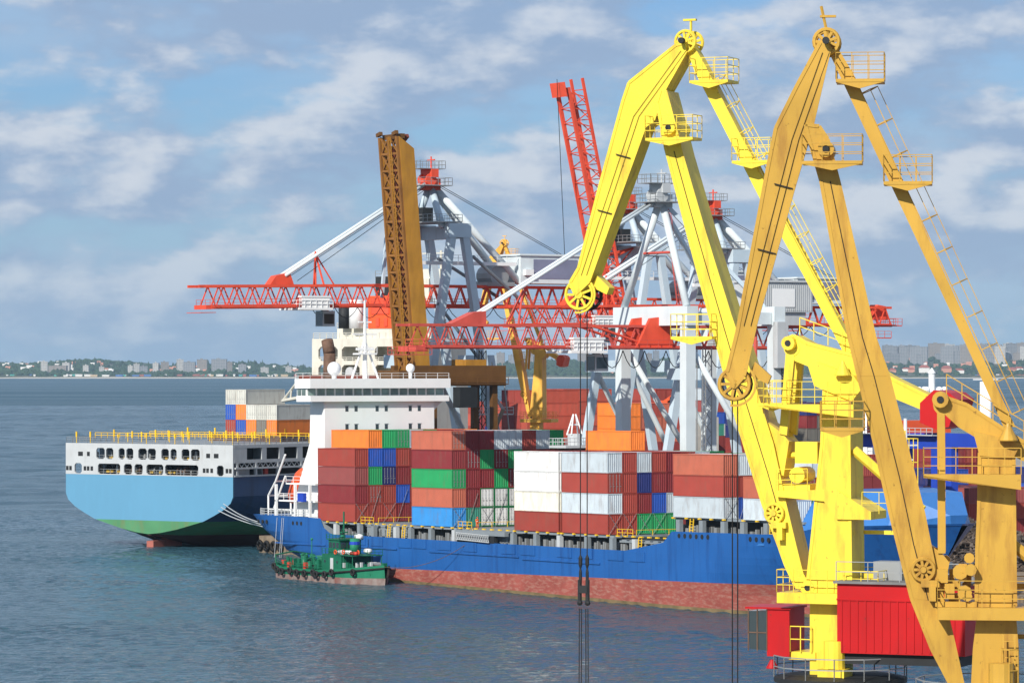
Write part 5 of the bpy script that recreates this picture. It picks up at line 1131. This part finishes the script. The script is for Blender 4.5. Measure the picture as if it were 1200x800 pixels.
    dv = Vector((b_[0]-a_[0], 0, b_[1]-a_[1])).normalized(); nrm = Vector((dv.z, 0, -dv.x)); nrm = nrm if nrm.x < 0 else -nrm
    part('rod_ladder', MB().ladder(P3(b_, 0)+nrm*.55, P3(a_, 0)+nrm*.55, (0, 1, 0), .5, .028, .4, nrm, 1.55), mp_, t)
    part('rod_cable', MB().tube(P3(b_, .3)+nrm*.42, P3(a_, .3)+nrm*.42, .05, 5), m_rope, t)
    # platform round the tower at the boom foot
    tz = [p[1] for p in D['tower']]; tu = [p[0] for p in D['tower']]; zl = min(tz); um = sum(tu)/len(tu); uw = (max(tu)-min(tu))/2
    part('slew_platform', MB().box(um-uw-1.5, um+uw+1.6, -2.0, 2.0, zl-zbase-.55, zl-zbase-.02), mp_, t)
    part('platform_rail', MB().rail([(um-uw-1.5, 2.0, zl-zbase), (um+uw+1.6, 2.0, zl-zbase), (um+uw+1.6, -2.0, zl-zbase), (um-uw-1.5, -2.0, zl-zbase)], 1.15, .025, .9, (1, .66, .33), True), mp_, t)
    if full:
        zt = max(tz); ztt = zt-zbase
        part('upper_platform', MB().box(um-uw-.3, um+uw+2.2, 1.2, 2.3, ztt-1.6, ztt-1.45).prism([(um-uw-.3, 2.3, ztt-1.6), (um+uw+2.2, 2.3, ztt-1.6), (um+uw+2.2, 2.3, ztt-1.5), (um-uw-.3, 2.3, ztt-2.1)], (0, -.1, 0)), mp_, t)
        part('upper_rail', MB().rail([(um+uw+2.2, 1.2, ztt-1.45), (um+uw+2.2, 2.3, ztt-1.45), (um-uw-.3, 2.3, ztt-1.45)], 1.15, .024, .7, (1, .66, .33)), mp_, t)
        zm = zl + (zt-zl)*.42 - zbase
        if D['house']: mpf = part('middle_platform', MB().prism([(um-uw-.9, 1.3, zm-.9), (um-uw*.2, 1.3, zm-.9), (um+uw*.4, 1.3, zm), (um+uw+1.9, 1.3, zm+.2), (um+uw+1.9, 1.3, zm+.5), (um-.2, 1.3, zm+.6), (um-uw-.9, 1.3, zm-.5)], (0, -2.6, 0)), mp_, t)
        if D['house']: part('middle_rail', MB().rail([(um+uw+1.9, 1.3, zm+.5), (um+uw+.2, 1.3, zm+.55)], 1.1, .024, .8, (1, .5)), mp_, mpf); part('middle_rail', MB().rail([(um-uw-2.2, 1.2, zm-.6), (um-uw-.4, 1.2, zm-.6)], 1.1, .024, .8, (1, .5)), mp_, mpf)
        if not D['house']: zm = zl-zbase+.2
        dr = MB().tube((um+uw+.9, -.9, zm+1.3), (um+uw+.9, .9, zm+1.3), .42, 12).box(um+uw+.2, um+uw+1.9, -.9, .9, zm+.5, zm+.85).tube((um+uw+1.0, .2, zm+2.3), (um+uw+2.9, .2, zm+2.3), .16, 8).box(um+uw-.2, um+uw+1.0, -.7, .9, zm+1.9, zm+3.0)
        if not D['house']:
            dr = MB(); rq = random.Random(21)
            for k in range(16):
                a_, b_ = um+uw+rq.uniform(.1, 1.5), rq.uniform(-.6, 1.2); c_ = zm+rq.uniform(0, 1.9)
                if k % 2: dr.tube((a_, b_, c_), (a_, b_+rq.uniform(.2, .6), c_), rq.uniform(.12, .34), 9)
                else: dr.box(a_, a_+rq.uniform(.15, .6), b_, b_+rq.uniform(.2, .5), c_-.3, c_+rq.uniform(.1, .5))
            dr.box(um+uw-.1, um+uw+1.7, -.8, 1.3, zm-.22, zm)
        part('luffing_drive', dr, mp_, t)
        rk = [lerp2(D['link'][1], D['link'][2], .5), (um+uw+2.4, zm+2.3+zbase)]
        part('luffing_rack', MB().beam(P3(rk[1], 0), P3(rk[0], 0), .22, .3), mp_, t)
        part('rear_brace', MB().tube((um-uw+.2, .6, zm+2.6), (um-uw-3.4, .6, zm-.4), .26, 8), mp_, t)
        part('boom_lug', MB().prism([P3(p, .75) for p in (lerp2(D['link'][1], D['link'][2], .5), (D['link'][1][0]+1.1, D['link'][1][1]+.9), (D['link'][1][0]+1.0, D['link'][1][1]-2.0), (D['link'][1][0]-.2, D['link'][1][1]-2.2), (D['link'][1][0]-.5, D['link'][1][1]-.4))], (0, -1.5, 0)), mp_, bo)
        # tower ladder with cage, behind the tower
        part('tower_ladder', MB().ladder((um-uw-2.1, -.4, zl-zbase+.6), (um-uw-2.1, -.4, zm+3.6), (0, 1, 0), .5, .03, .35, (-1, 0, 0), 1.2).beam((um-uw, -.4, zl-zbase+.8), (um-uw-2.3, -.4, zl-zbase+.8), .25).beam((um-uw, -.4, zm-1.6), (um-uw-2.3, -.4, zm-1.6), .2), mp_, t)
        part('lever_rail', MB().rail([P3((D['lever'][-1][0]-.3, D['lever'][-1][1]+.02), .7), P3((D['lever'][-3][0], D['lever'][-3][1]+.02), .7)], .9, .03, .8, (1, .5)), mp_, le)
        part('floodlight', MB().lathe([(.08, .5), (.14, .35), (.42, -.2), (.42, -.25)], (um-.6, 1.5, ztt+.25), 12), mp_ if al > .15 else mp_, t)
        part('cap_plate', MB().lathe([(.42, -.83), (.42, .83)], (D['pin'][0]-.1, 0, D['pin'][1]-zbase-.25), 14, 'y'), mp_, le)
    for kk in ('joint', 'foot', 'pin', 'apex'): part('greased_pin', MB().lathe([(.02, .96), (.16, .96), (.16, 1.24), (.02, 1.24)], (D[kk][0], 0, D[kk][1]-zbase), 10, 'y'), m_dark, t)
    # lower column dress: motor drum, base ring and stairs
    cz = zl-zbase
    part('motor', MB().tube((um-.3, 1.9, cz-3.8), (um-.3, 1.9, cz-2.4), .55, 14).box(um-1.0, um+.4, 1.1, 2.5, cz-4.3, cz-3.8), mp_, t)
    part('base_ring', MB().lathe([(3.4, cz-4.6), (3.4, cz-4.35), (2.6, cz-4.2)], (um, 0, 0), 24).lathe([(2.6, 10.2), (2.6, cz-4.6)], (um, 0, 0), 24), m_dark, t)
    part('ring_rail', MB().rail([(um+3.4*math.cos(a), 3.4*math.sin(a), cz-4.35) for a in [k*.4488 for k in range(14)]], 1.1, .035, 1.2, (1, .5), True), m_stl, t)
    if not D['house']:
        cl_ = D['column']; ul = min(p[0] for p in cl_)+.5
        part('column_ladder', MB().ladder((ul, 1.75, cz-9), (ul, 1.55, cz-1.2), (1, 0, 0), .5, .03, .35, (0, 1, 0), .9), mp_, t)
        part('column_platform', MB().box(ul-.8, um+1.2, 1.1, 2.2, cz-4.6, cz-4.5).rail([(um+1.2, 2.2, cz-4.5), (ul-.8, 2.2, cz-4.5)], 1.1, .025, .6, (1, .5)), mp_, t)
    # portal below
    for sx in (-1, 1):
        for sy in (-1, 1): part('portal_leg', MB().beam((um+sx*6, sy*6, 1.2), (um+sx*2.0, sy*2.0, 10.4), 1.1, 1.1, (0, 0, 1), .9, .9), mp_, t)
    part('portal_ring', MB().lathe([(3.6, 9.6), (3.6, 11.2)], (um, 0, 0), 16), mp_, t)
    for sy in (-1, 1): part('bogie_beam', MB().box(um-7, um+7, sy*6-.5, sy*6+.5, .0, 1.3), mp_, t)
    if D['house']:
        u0, z1, u1, z0 = D['house']; z1 -= zbase; z0 -= zbase
        h = part('machinery_house', MB().box(u1, u0, -2.2, 2.2, z0, z1), housemat, t)
        rb = MB(); k = 0; u = u1+.1
        while u < u0-.1:
            rb.box(u, u+.07, 2.2, 2.245, z0+.1, z1-.85); u += .42
        part('wall_rib', rb, housemat, h)['kind'] = 'stuff'
        part('wall_band', MB().box(u1-.04, u0+.02, 2.2, 2.26, z1-.85, z1-.76), housemat, h)
        part('house_roof', MB().box(u1-.2, u0+.15, -2.4, 2.4, z1, z1+.12), m_roof, h)
        for uu in (u0-2.9, u0-5.2): part('roof_unit', MB().box(uu, uu+1.5, -.6, .6, z1+.12, z1+1.05), m_stl, h)
        part('house_rail', MB().rail([(u0, 2.35, z1+.1), (u1, 2.35, z1+.1), (u1, -2.35, z1+.1)], 1.0, .028, 1.6, (1, .5)), m_stl, h)
        part('house_skid', MB().box(u1+.3, u0+.5, -1.9, 1.9, z0-.55, z0-.01), m_dark, h)
        for zz in (z0+.25, z0+.55): pass
        a, b, c, d = D['cab']; zc1, zc0 = b-zbase, d-zbase
        u_f, u_b = a, c
        cb = part('operator_cab', MB().prism([(u_f-1.05, 1.4, zc0), (u_b, 1.4, zc0), (u_b, 1.4, zc1), (u_f-1.05, 1.4, zc1+.05)], (0, -2.4, 0)), housemat, t)
        part('cab_glazing', MB().prism([(u_f-1.06, 1.36, zc0+.28), (u_f-.1, 1.36, zc0+.35), (u_f, 1.36, zc1-.1), (u_f-1.06, 1.36, zc1-.08)], (0, -2.32, 0)), m_glass, cb)
        for uu in (u_f-1.05, u_f-.52, u_f-.04): part('window_bar', MB().box(uu-.03, uu+.03, 1.36, 1.40, zc0+.25, zc1), m_rustm, cb)
        part('window_bar', MB().box(u_f-1.05, u_f, 1.36, 1.40, (zc0+zc1)/2-.03, (zc0+zc1)/2+.03), m_rustm, cb)
        part('cab_roof', MB().box(u_b-.1, u_f+.1, -1.1, 1.5, zc1+.02, zc1+.12), housemat, cb)
        part('cab_lamp', MB().lathe([(.1, 0), (.32, -.4), (.32, -.45)], (u_f-1.2, 1.0, zc0-.2), 10), housemat, cb)
        part('cab_bracket', MB().box(um+uw-.2, u_b+.1, -.8, 1.2, zc0-.15, zc0+.25), mp_, t)
        part('cab_walkway_rail', MB().rail([(u_b, 1.3, zc0+.25), (um+uw, 1.3, zc0+.25)], 1.3, .035, .6, (1, .5)), mp_, t)
    return t
D1 = local_shapes(PIX1, T1, A1); D2 = local_shapes(PIX2, T2, A2)
K1 = luffing_crane('bright yellow portal crane with red machinery house and red cab', T1, A1, D1, m_yel, m_redh, m_redh, 3.0)
K2 = luffing_crane('ochre portal crane standing in front of the bright yellow one', T2, A2, D2, m_och, m_redh, m_redh, 3.0)
def hoist(K, D, zb, us, y_, hookz, endz, label):
    u, z = D['trunk_sheave']; base = K.matrix_basis.copy() if False else Matrix.Translation(K.location) @ Matrix.Rotation(K.rotation_euler.z, 4, 'Z')
    w0 = base @ Vector((u, 0, 0)); t = thing('hoist_block', label, 'hook', (w0.x, w0.y, endz), K.rotation_euler.z)
    for du in us:
        part('rope', MB().tube((du, y_, z-zb+3-endz-.6), (du, y_, (hookz+.6)-endz), .055, 5), m_rope, t)
        if hookz > endz+4:
            part('weight_link', MB().lathe([(.02, .9), (.16, .7), (.16, .3), (.05, .2), (.05, -.1)], (du, y_, hookz-endz+.5), 8), m_dark, t)
    return t
def hang(K, D, offs, hookz, endz, label, hookpart):
    base = Matrix.Translation(K.location) @ Matrix.Rotation(K.rotation_euler.z, 4, 'Z'); u, z = D['trunk_sheave']; w0 = base @ Vector((u, 0, 0))
    t = thing('grab_rope_set', label, 'rope', (w0.x, w0.y, endz), K.rotation_euler.z)
    for du, dy in offs:
        part('rope', MB().tube((du, dy, z-.5-endz), (du, dy, (hookz if hookpart else 3.0+endz)-endz), .029, 5), m_rope, t)
    if hookpart:
        for du, dy in offs: part('rope_socket', MB().lathe([(.04, .9), (.11, .75), (.11, .4), (.05, .2), (.09, 0), (.09, -.4), (.04, -.6)], (du, dy, hookz-endz+.9), 8), m_dark, t)
        part('hook_block', MB().box(-.24, .24, -.15, .15, hookz-endz-.2, hookz-endz+.2).tube((-.22, 0, hookz-endz-.6), (-.22, 0, hookz-endz+.5), .11, 8).tube((.22, 0, hookz-endz-.6), (.22, 0, hookz-endz+.5), .11, 8).sphere((-.22, 0, hookz-endz-.7), .16, 6).sphere((.22, 0, hookz-endz-.7), .16, 6), m_dark, t)
        for du in (-.24, -.12, .12, .24): part('grab_rope', MB().tube((du, 0, hookz-endz-1.0), (du*1.25, 0, 2.6), .03, 4), m_rope, t)
    # orange peel grab at the end, below the picture
    gr_ = part('grab_head', MB().lathe([(.3, 2.9), (.9, 2.6), (.9, 1.9), (.4, 1.6)], n=10), m_dark, t)
    for k in range(5):
        a = k*1.2566; d_ = Vector((math.cos(a), math.sin(a), 0)); part('grab_tine', MB().beam(Vector((0, 0, 1.9))+d_*.7, Vector((0, 0, 1.0))+d_*1.5, .4, .2).beam(Vector((0, 0, 1.0))+d_*1.5, Vector((0, 0, .05))+d_*.4, .4, .2, (0, 0, 1), .1, .1), m_dark, t)
hang(K1, D1, ((-.16, -.1), (.14, .1)), 21.4, 5.0, 'black ropes and hook block hanging from the bright yellow crane', True)
hang(K2, D2, ((-.1, -.12), (.12, .12)), 20, 5.0, 'dark hoist ropes hanging from the ochre crane', False)

# small amber crane of the same kind inside the terminal
T3 = sp(-46, 70); T3 = Vector((T3.x, T3.y, 0))
hs = D1['house']; cbq = D1['cab']
D3 = dict(D1)
def luff_in(k, du): D3[k] = [(u*.74, z) for u, z in D1[k]] if isinstance(D1[k], list) else (D1[k][0]*.74, D1[k][1])
for k in ('trunk', 'boom', 'rod', 'trunk_sheave', 'apex', 'boom_sheave', 'joint', 'link', 'lever', 'pin', 'weight', 'foot'): luff_in(k, 0)
D3['house'] = D3['cab'] = None
K3 = luffing_crane('small amber portal crane with red counterweight standing before the stacked yard containers', T3, R(20), D3, m_ora, m_red, m_red, 3.0, full=False); K3.scale = (1.1, 1.0, 1.12)
# ================================================================== TERMINAL YARD
YH_ = MB()
def yard_stack(x, y, z0, rz, rows, what, grp, kit=ST, hide=0):
    """rows: list of columns; each column a string of tiers from the ground up; columns follow the container width"""
    base = Matrix.Translation((x, y, z0)) @ Matrix.Rotation(rz, 4, 'Z')
    for ci, col in enumerate(rows):
        for ti, c in enumerate(col):
            if c == '.': continue
            if ti < hide: YH_.v and None; m_ = base @ Matrix.Translation((0, ci*2.52, ti*2.59)); q = MB().box(.02, CL-.02, .02, CW-.02, .01, 2.55); YH_.add([m_ @ Vector(v) for v in q.v], q.f); continue
            lab = f'{NAME[c]} container, {TIER[ti]} tier, {ROW[ci].replace("outermost", "first")} column, {what}'
            container(base @ Matrix.Translation((0, ci*2.52, ti*2.59)), c, lab, grp, kit, False)
def place(pxx, Y): return ((pxx-600)/F*Y, Y)
RY = ROT_S
# seen between the crane legs, from left to right
def ystack(pxx, Y, z, rz, rows, what): x, y = place(pxx, Y); yard_stack(x, y, z, rz, rows, what, 'containers in the terminal yard', ST, 2 if z > 5 else 1)
ystack(618, 772, 13, ROT_B+math.pi, ['MRPPPP', 'RMMRPR', 'KLRMRR', 'MRRRPM', 'RMVPRR', 'RMMMPR'][:4], 'yard stack behind the amber crane')
ystack(590, 800, 13, ROT_B+math.pi, ['KMVRP', 'RBBMR', 'MBBRR', 'RRMMR', 'MRRPP', 'RMRPR'], 'yard stack beside the amber crane')
ystack(660, 812, 13, ROT_B+math.pi, ['MMVPPP', 'MRMPPR', 'RMMRPP', 'MRVRPR', 'RMRMRP'], 'tall red stack under the brown walkway')
ystack(700, 778, 13, ROT_S, ['OOOOO', 'TTRTT', 'TTTTR', 'TRTTT', 'RTTRT'], 'orange stack behind white crane legs')
ystack(732, 830, 13, ROT_S, ['RMRRRR', 'MMRRMR', 'RRMMRR'], 'red stack above the orange one')
ystack(790, 850, 13, ROT_S, ['MLEYVL', 'KMEBRV', 'RMYBLR', 'MNMRB.', 'MKBNR.'], 'mixed stack between the white crane legs')
ystack(850, 820, 13, ROT_S, ['NMNNM', 'BNMNM', 'MNBMN', 'NMNMN', 'BMMNN'], 'dark stack behind the yellow jib')
ystack(905, 790, 13, ROT_S, ['KKKMN', 'NNKKM', 'KMNKK', 'NKKMN'], 'dark stack behind the blue gantry')
ystack(1042, 655, 3, ROT_S, ['NNBNN.', 'BNNBN.', 'NBNNB.'], 'blue stack beyond the bow cover')
ystack(1082, 640, 3, ROT_S, ['TRRV', 'RVMR', 'RRMV', 'MRRM', 'RMRV'], 'red stack beside the scrap heap')
ystack(1150, 668, 3, ROT_S, ['NBNBN', 'BNBNB', 'NBBNK', 'NNBBY', 'BNNBK'], 'blue stack behind the ochre tower')
ystack(1070, 700, 3, ROT_S, ['MRMRMM', 'RMRMMR', 'MMRRMM', 'MRMMRR'], 'maroon stack behind the red counterweight')
yh = part('stowed_containers', YH_, MATS['stowed_red']); yh['kind'] = 'stuff'; tag(yh, 'lowest containers of the yard stacks hidden behind the blue ship', 'containers')
# loose orange box on the upper stack was set with the ship; a blue rubber tyred gantry on the pier
g = thing('yard_gantry', 'royal blue yard gantry with stairs behind the bright yellow crane', 'crane', (*place(985, 628), 3), ROT_S)
part('top_beam', MB().box(-1, 27, -.7, .7, 17.2, 19.4).box(-1, 27, 12.3, 13.7, 17.2, 19.4), m_blug, g)
for x in (0, 12, 25):
    for y in (0, 13): part('leg', MB().box(x, x+1.5, y-.7, y+.7, 1.0, 17.2), m_blug, g)
part('sill', MB().box(-1, 27, -.8, .8, .0, 1.2).box(-1, 27, 12.2, 13.8, .0, 1.2), m_blug, g)
part('stair', MB().beam((9, -1.2, 3), (2, -1.2, 16.8), .2, .5).beam((9, -2.2, 3), (2, -2.2, 16.8), .2, .5).rail([(9, -2.3, 3), (2, -2.3, 16.8)], 1.1, .06, 1.2), m_lgry, g)
part('walkway', MB().box(-1, 27, -2, -.8, 19.3, 19.45).rail([(-1, -2, 19.4), (27, -2, 19.4)], 1.1, .06, 1.5), m_lgry, g)
part('trolley', MB().box(8, 12, -.6, 13.4, 19.5, 21.5), m_lora, g); part('electric_house', MB().box(15, 20, -2.4, -.9, 3, 7), m_lgry, g)
for b_ in range(2):
    for x in (0, 25): part('wheel', MB().lathe([(.3, -.4), (.8, -.4), (.8, .4), (.3, .4)], (x+.7, 13*b_-1.3, .8), 12, 'y'), m_rubber, g)
# white tubular mast with cross arm
x, y = place(1155, 700); t = thing('light_mast', 'thick white tubular mast with a thin cross arm behind the ochre crane', 'mast', (x, y, 3))
part('shaft', MB().tube((0, 0, 0), (0, 0, 27.5), 1.15, 16, 1.05), m_white, t, True); part('cross_arm', MB().beam((-2.3, 0, 27.9), (2.3, 0, 27.9), .16).tube((0, 0, 27.5), (0, 0, 28.4), .2, 6), m_white, t)
x, y = place(1018, 640); t = thing('light_mast', 'white lattice sided mast behind the bow cover of the blue ship', 'mast', (x, y, 3))
part('shaft', MB().lathe([(2.2, 0), (1.2, 12), (.9, 24)], n=12), m_white, t, True); part('ladder', MB().ladder((0, -2.3, .5), (0, -1, 22), (1, 0, 0), .8, .06, .6), m_white, t)
# white deck machine with A frame on the ship's centre hatches
t = thing('deck_winch', 'white A frame deck machine beside the loose orange container', 'machine'); t.matrix_world = SHIP @ Matrix.Translation((52.5, 15.5, 8.43)) @ Matrix.Diagonal((.8, .7, .97, 1))
part('pedestal', MB().box(-2.4, 2.4, -2.4, 2.4, 0, 12.4), m_rustm, t); part('platform', MB().box(-3, 3, -4.4, 4.4, 12.4, 12.8), m_lgry, t)
part('drum', MB().tube((0, 0, 12.8), (0, 0, 14.6), 1.5, 12), m_lgry, t)
part('frame', MB().tube((-.8, -1.4, 14.4), (0, -.3, 17.6), .16, 6).tube((-.8, 1.4, 14.4), (0, .3, 17.6), .16, 6).tube((.8, -1.4, 14.4), (0, -.3, 17.6), .16, 6).tube((.8, 1.4, 14.4), (0, .3, 17.6), .16, 6).beam((0, -1, 16), (0, 1, 16), .2), m_white, t)
part('platform_rail', MB().rail([(3, -4.4, 12.8), (3, 4.4, 12.8), (-3, 4.4, 12.8), (-3, -4.4, 12.8)], 1.1, .06, 1.1, (1, .5), True), m_lgry, t)
# reach stacker of the yard
for pxx, Y, lab in ((790, 800, 'orange and black reach stacker working behind the white crane legs'),):
    x, y = place(pxx, Y); t = thing('reach_stacker', lab, 'vehicle', (x, y, 22.8), -.4)
    part('chassis', MB().box(-3.5, 3.5, -1.5, 1.5, .9, 2.0), m_yelr, t); part('engine', MB().box(-3.4, -1, -1.3, 1.3, 2, 3.4), m_lora, t)
    part('cab', MB().box(-.6, 1.2, -1, 1, 2, 4.2), m_dark, t); part('mast', MB().beam((-2, 0, 3.2), (4.4, 0, 7.5), .6), m_lora, t)
    for xx in (-2.4, 2.4):
        for yy in (-1.6, 1.6): part('wheel', MB().lathe([(.2, -.35), (.9, -.35), (.9, .35), (.2, .35)], (xx, yy, .9), 12, 'y'), m_rubber, t)
    x2, y2 = place(790, 800)
struct('vehicle_ramp', MB().box(x2-9, x2+9, y2-5, y2+5, 12.9, 22.8), m_conc)
# scrap heap
rs_ = random.Random(9); heap = MB()
c0 = sp(75, 72, 3)
for k in range(2600):
    a, q = rs_.uniform(0, 6.283), rs_.random()**.6; dx, dy = math.cos(a)*q*26, math.sin(a)*q*13
    hh = 6.5*(1-q)**.75 + rs_.uniform(-.3, .5); c = c0 + SD*dx + SW*dy + Vector((0, 0, max(.1, hh)))
    d_ = Vector((rs_.uniform(-1, 1), rs_.uniform(-1, 1), rs_.uniform(-.6, .6))).normalized()*rs_.uniform(.3, 1.3)
    heap.beam(c-d_, c+d_, rs_.uniform(.08, .7), rs_.uniform(.04, .35))
cone = MB(); ring = [c0 + SD*(26*math.cos(a)) + SW*(13*math.sin(a)) for a in [k*.3142 for k in range(20)]]
cone.add([tuple(p) for p in ring] + [tuple(c0+Vector((0, 0, 5.2)))], [(i, (i+1) % 20, 20) for i in range(20)])
heap.add(cone.v, cone.f)
o = part('scrap_heap', heap, paint('scrap_metal', (.10, .075, .06), .7, metal=.25, var=.55, scale=.9, dirt=(.25, .24, .23), amt=.7, streak=(1, 1, 1), dscale=1.4)); o['kind'] = 'stuff'; tag(o, 'heap of rusty scrap metal on the pier behind the ochre crane', 'scrap')
# ================================================================== HAZE over the bay
hz = MB().box(-5400, 5400, -700, 15600, -6, 190)
mh = bpy.data.materials.new('sea_haze'); mh.use_nodes = True; N, L = nt(mh); N.clear()
ov = N.new('ShaderNodeOutputMaterial'); vp = N.new('ShaderNodeVolumePrincipled'); vp.inputs['Color'].default_value = (.55, .78, 1.0, 1); vp.inputs['Density'].default_value = 3.0e-5; vp.inputs['Anisotropy'].default_value = .1
L.new(vp.outputs[0], ov.inputs['Volume'])
HAZE = link('haze', hz.mesh('haze', mh)); HAZE['kind'] = 'stuff'; HAZE['label'] = 'thin bluish sea haze over the bay'; HAZE['category'] = 'haze'
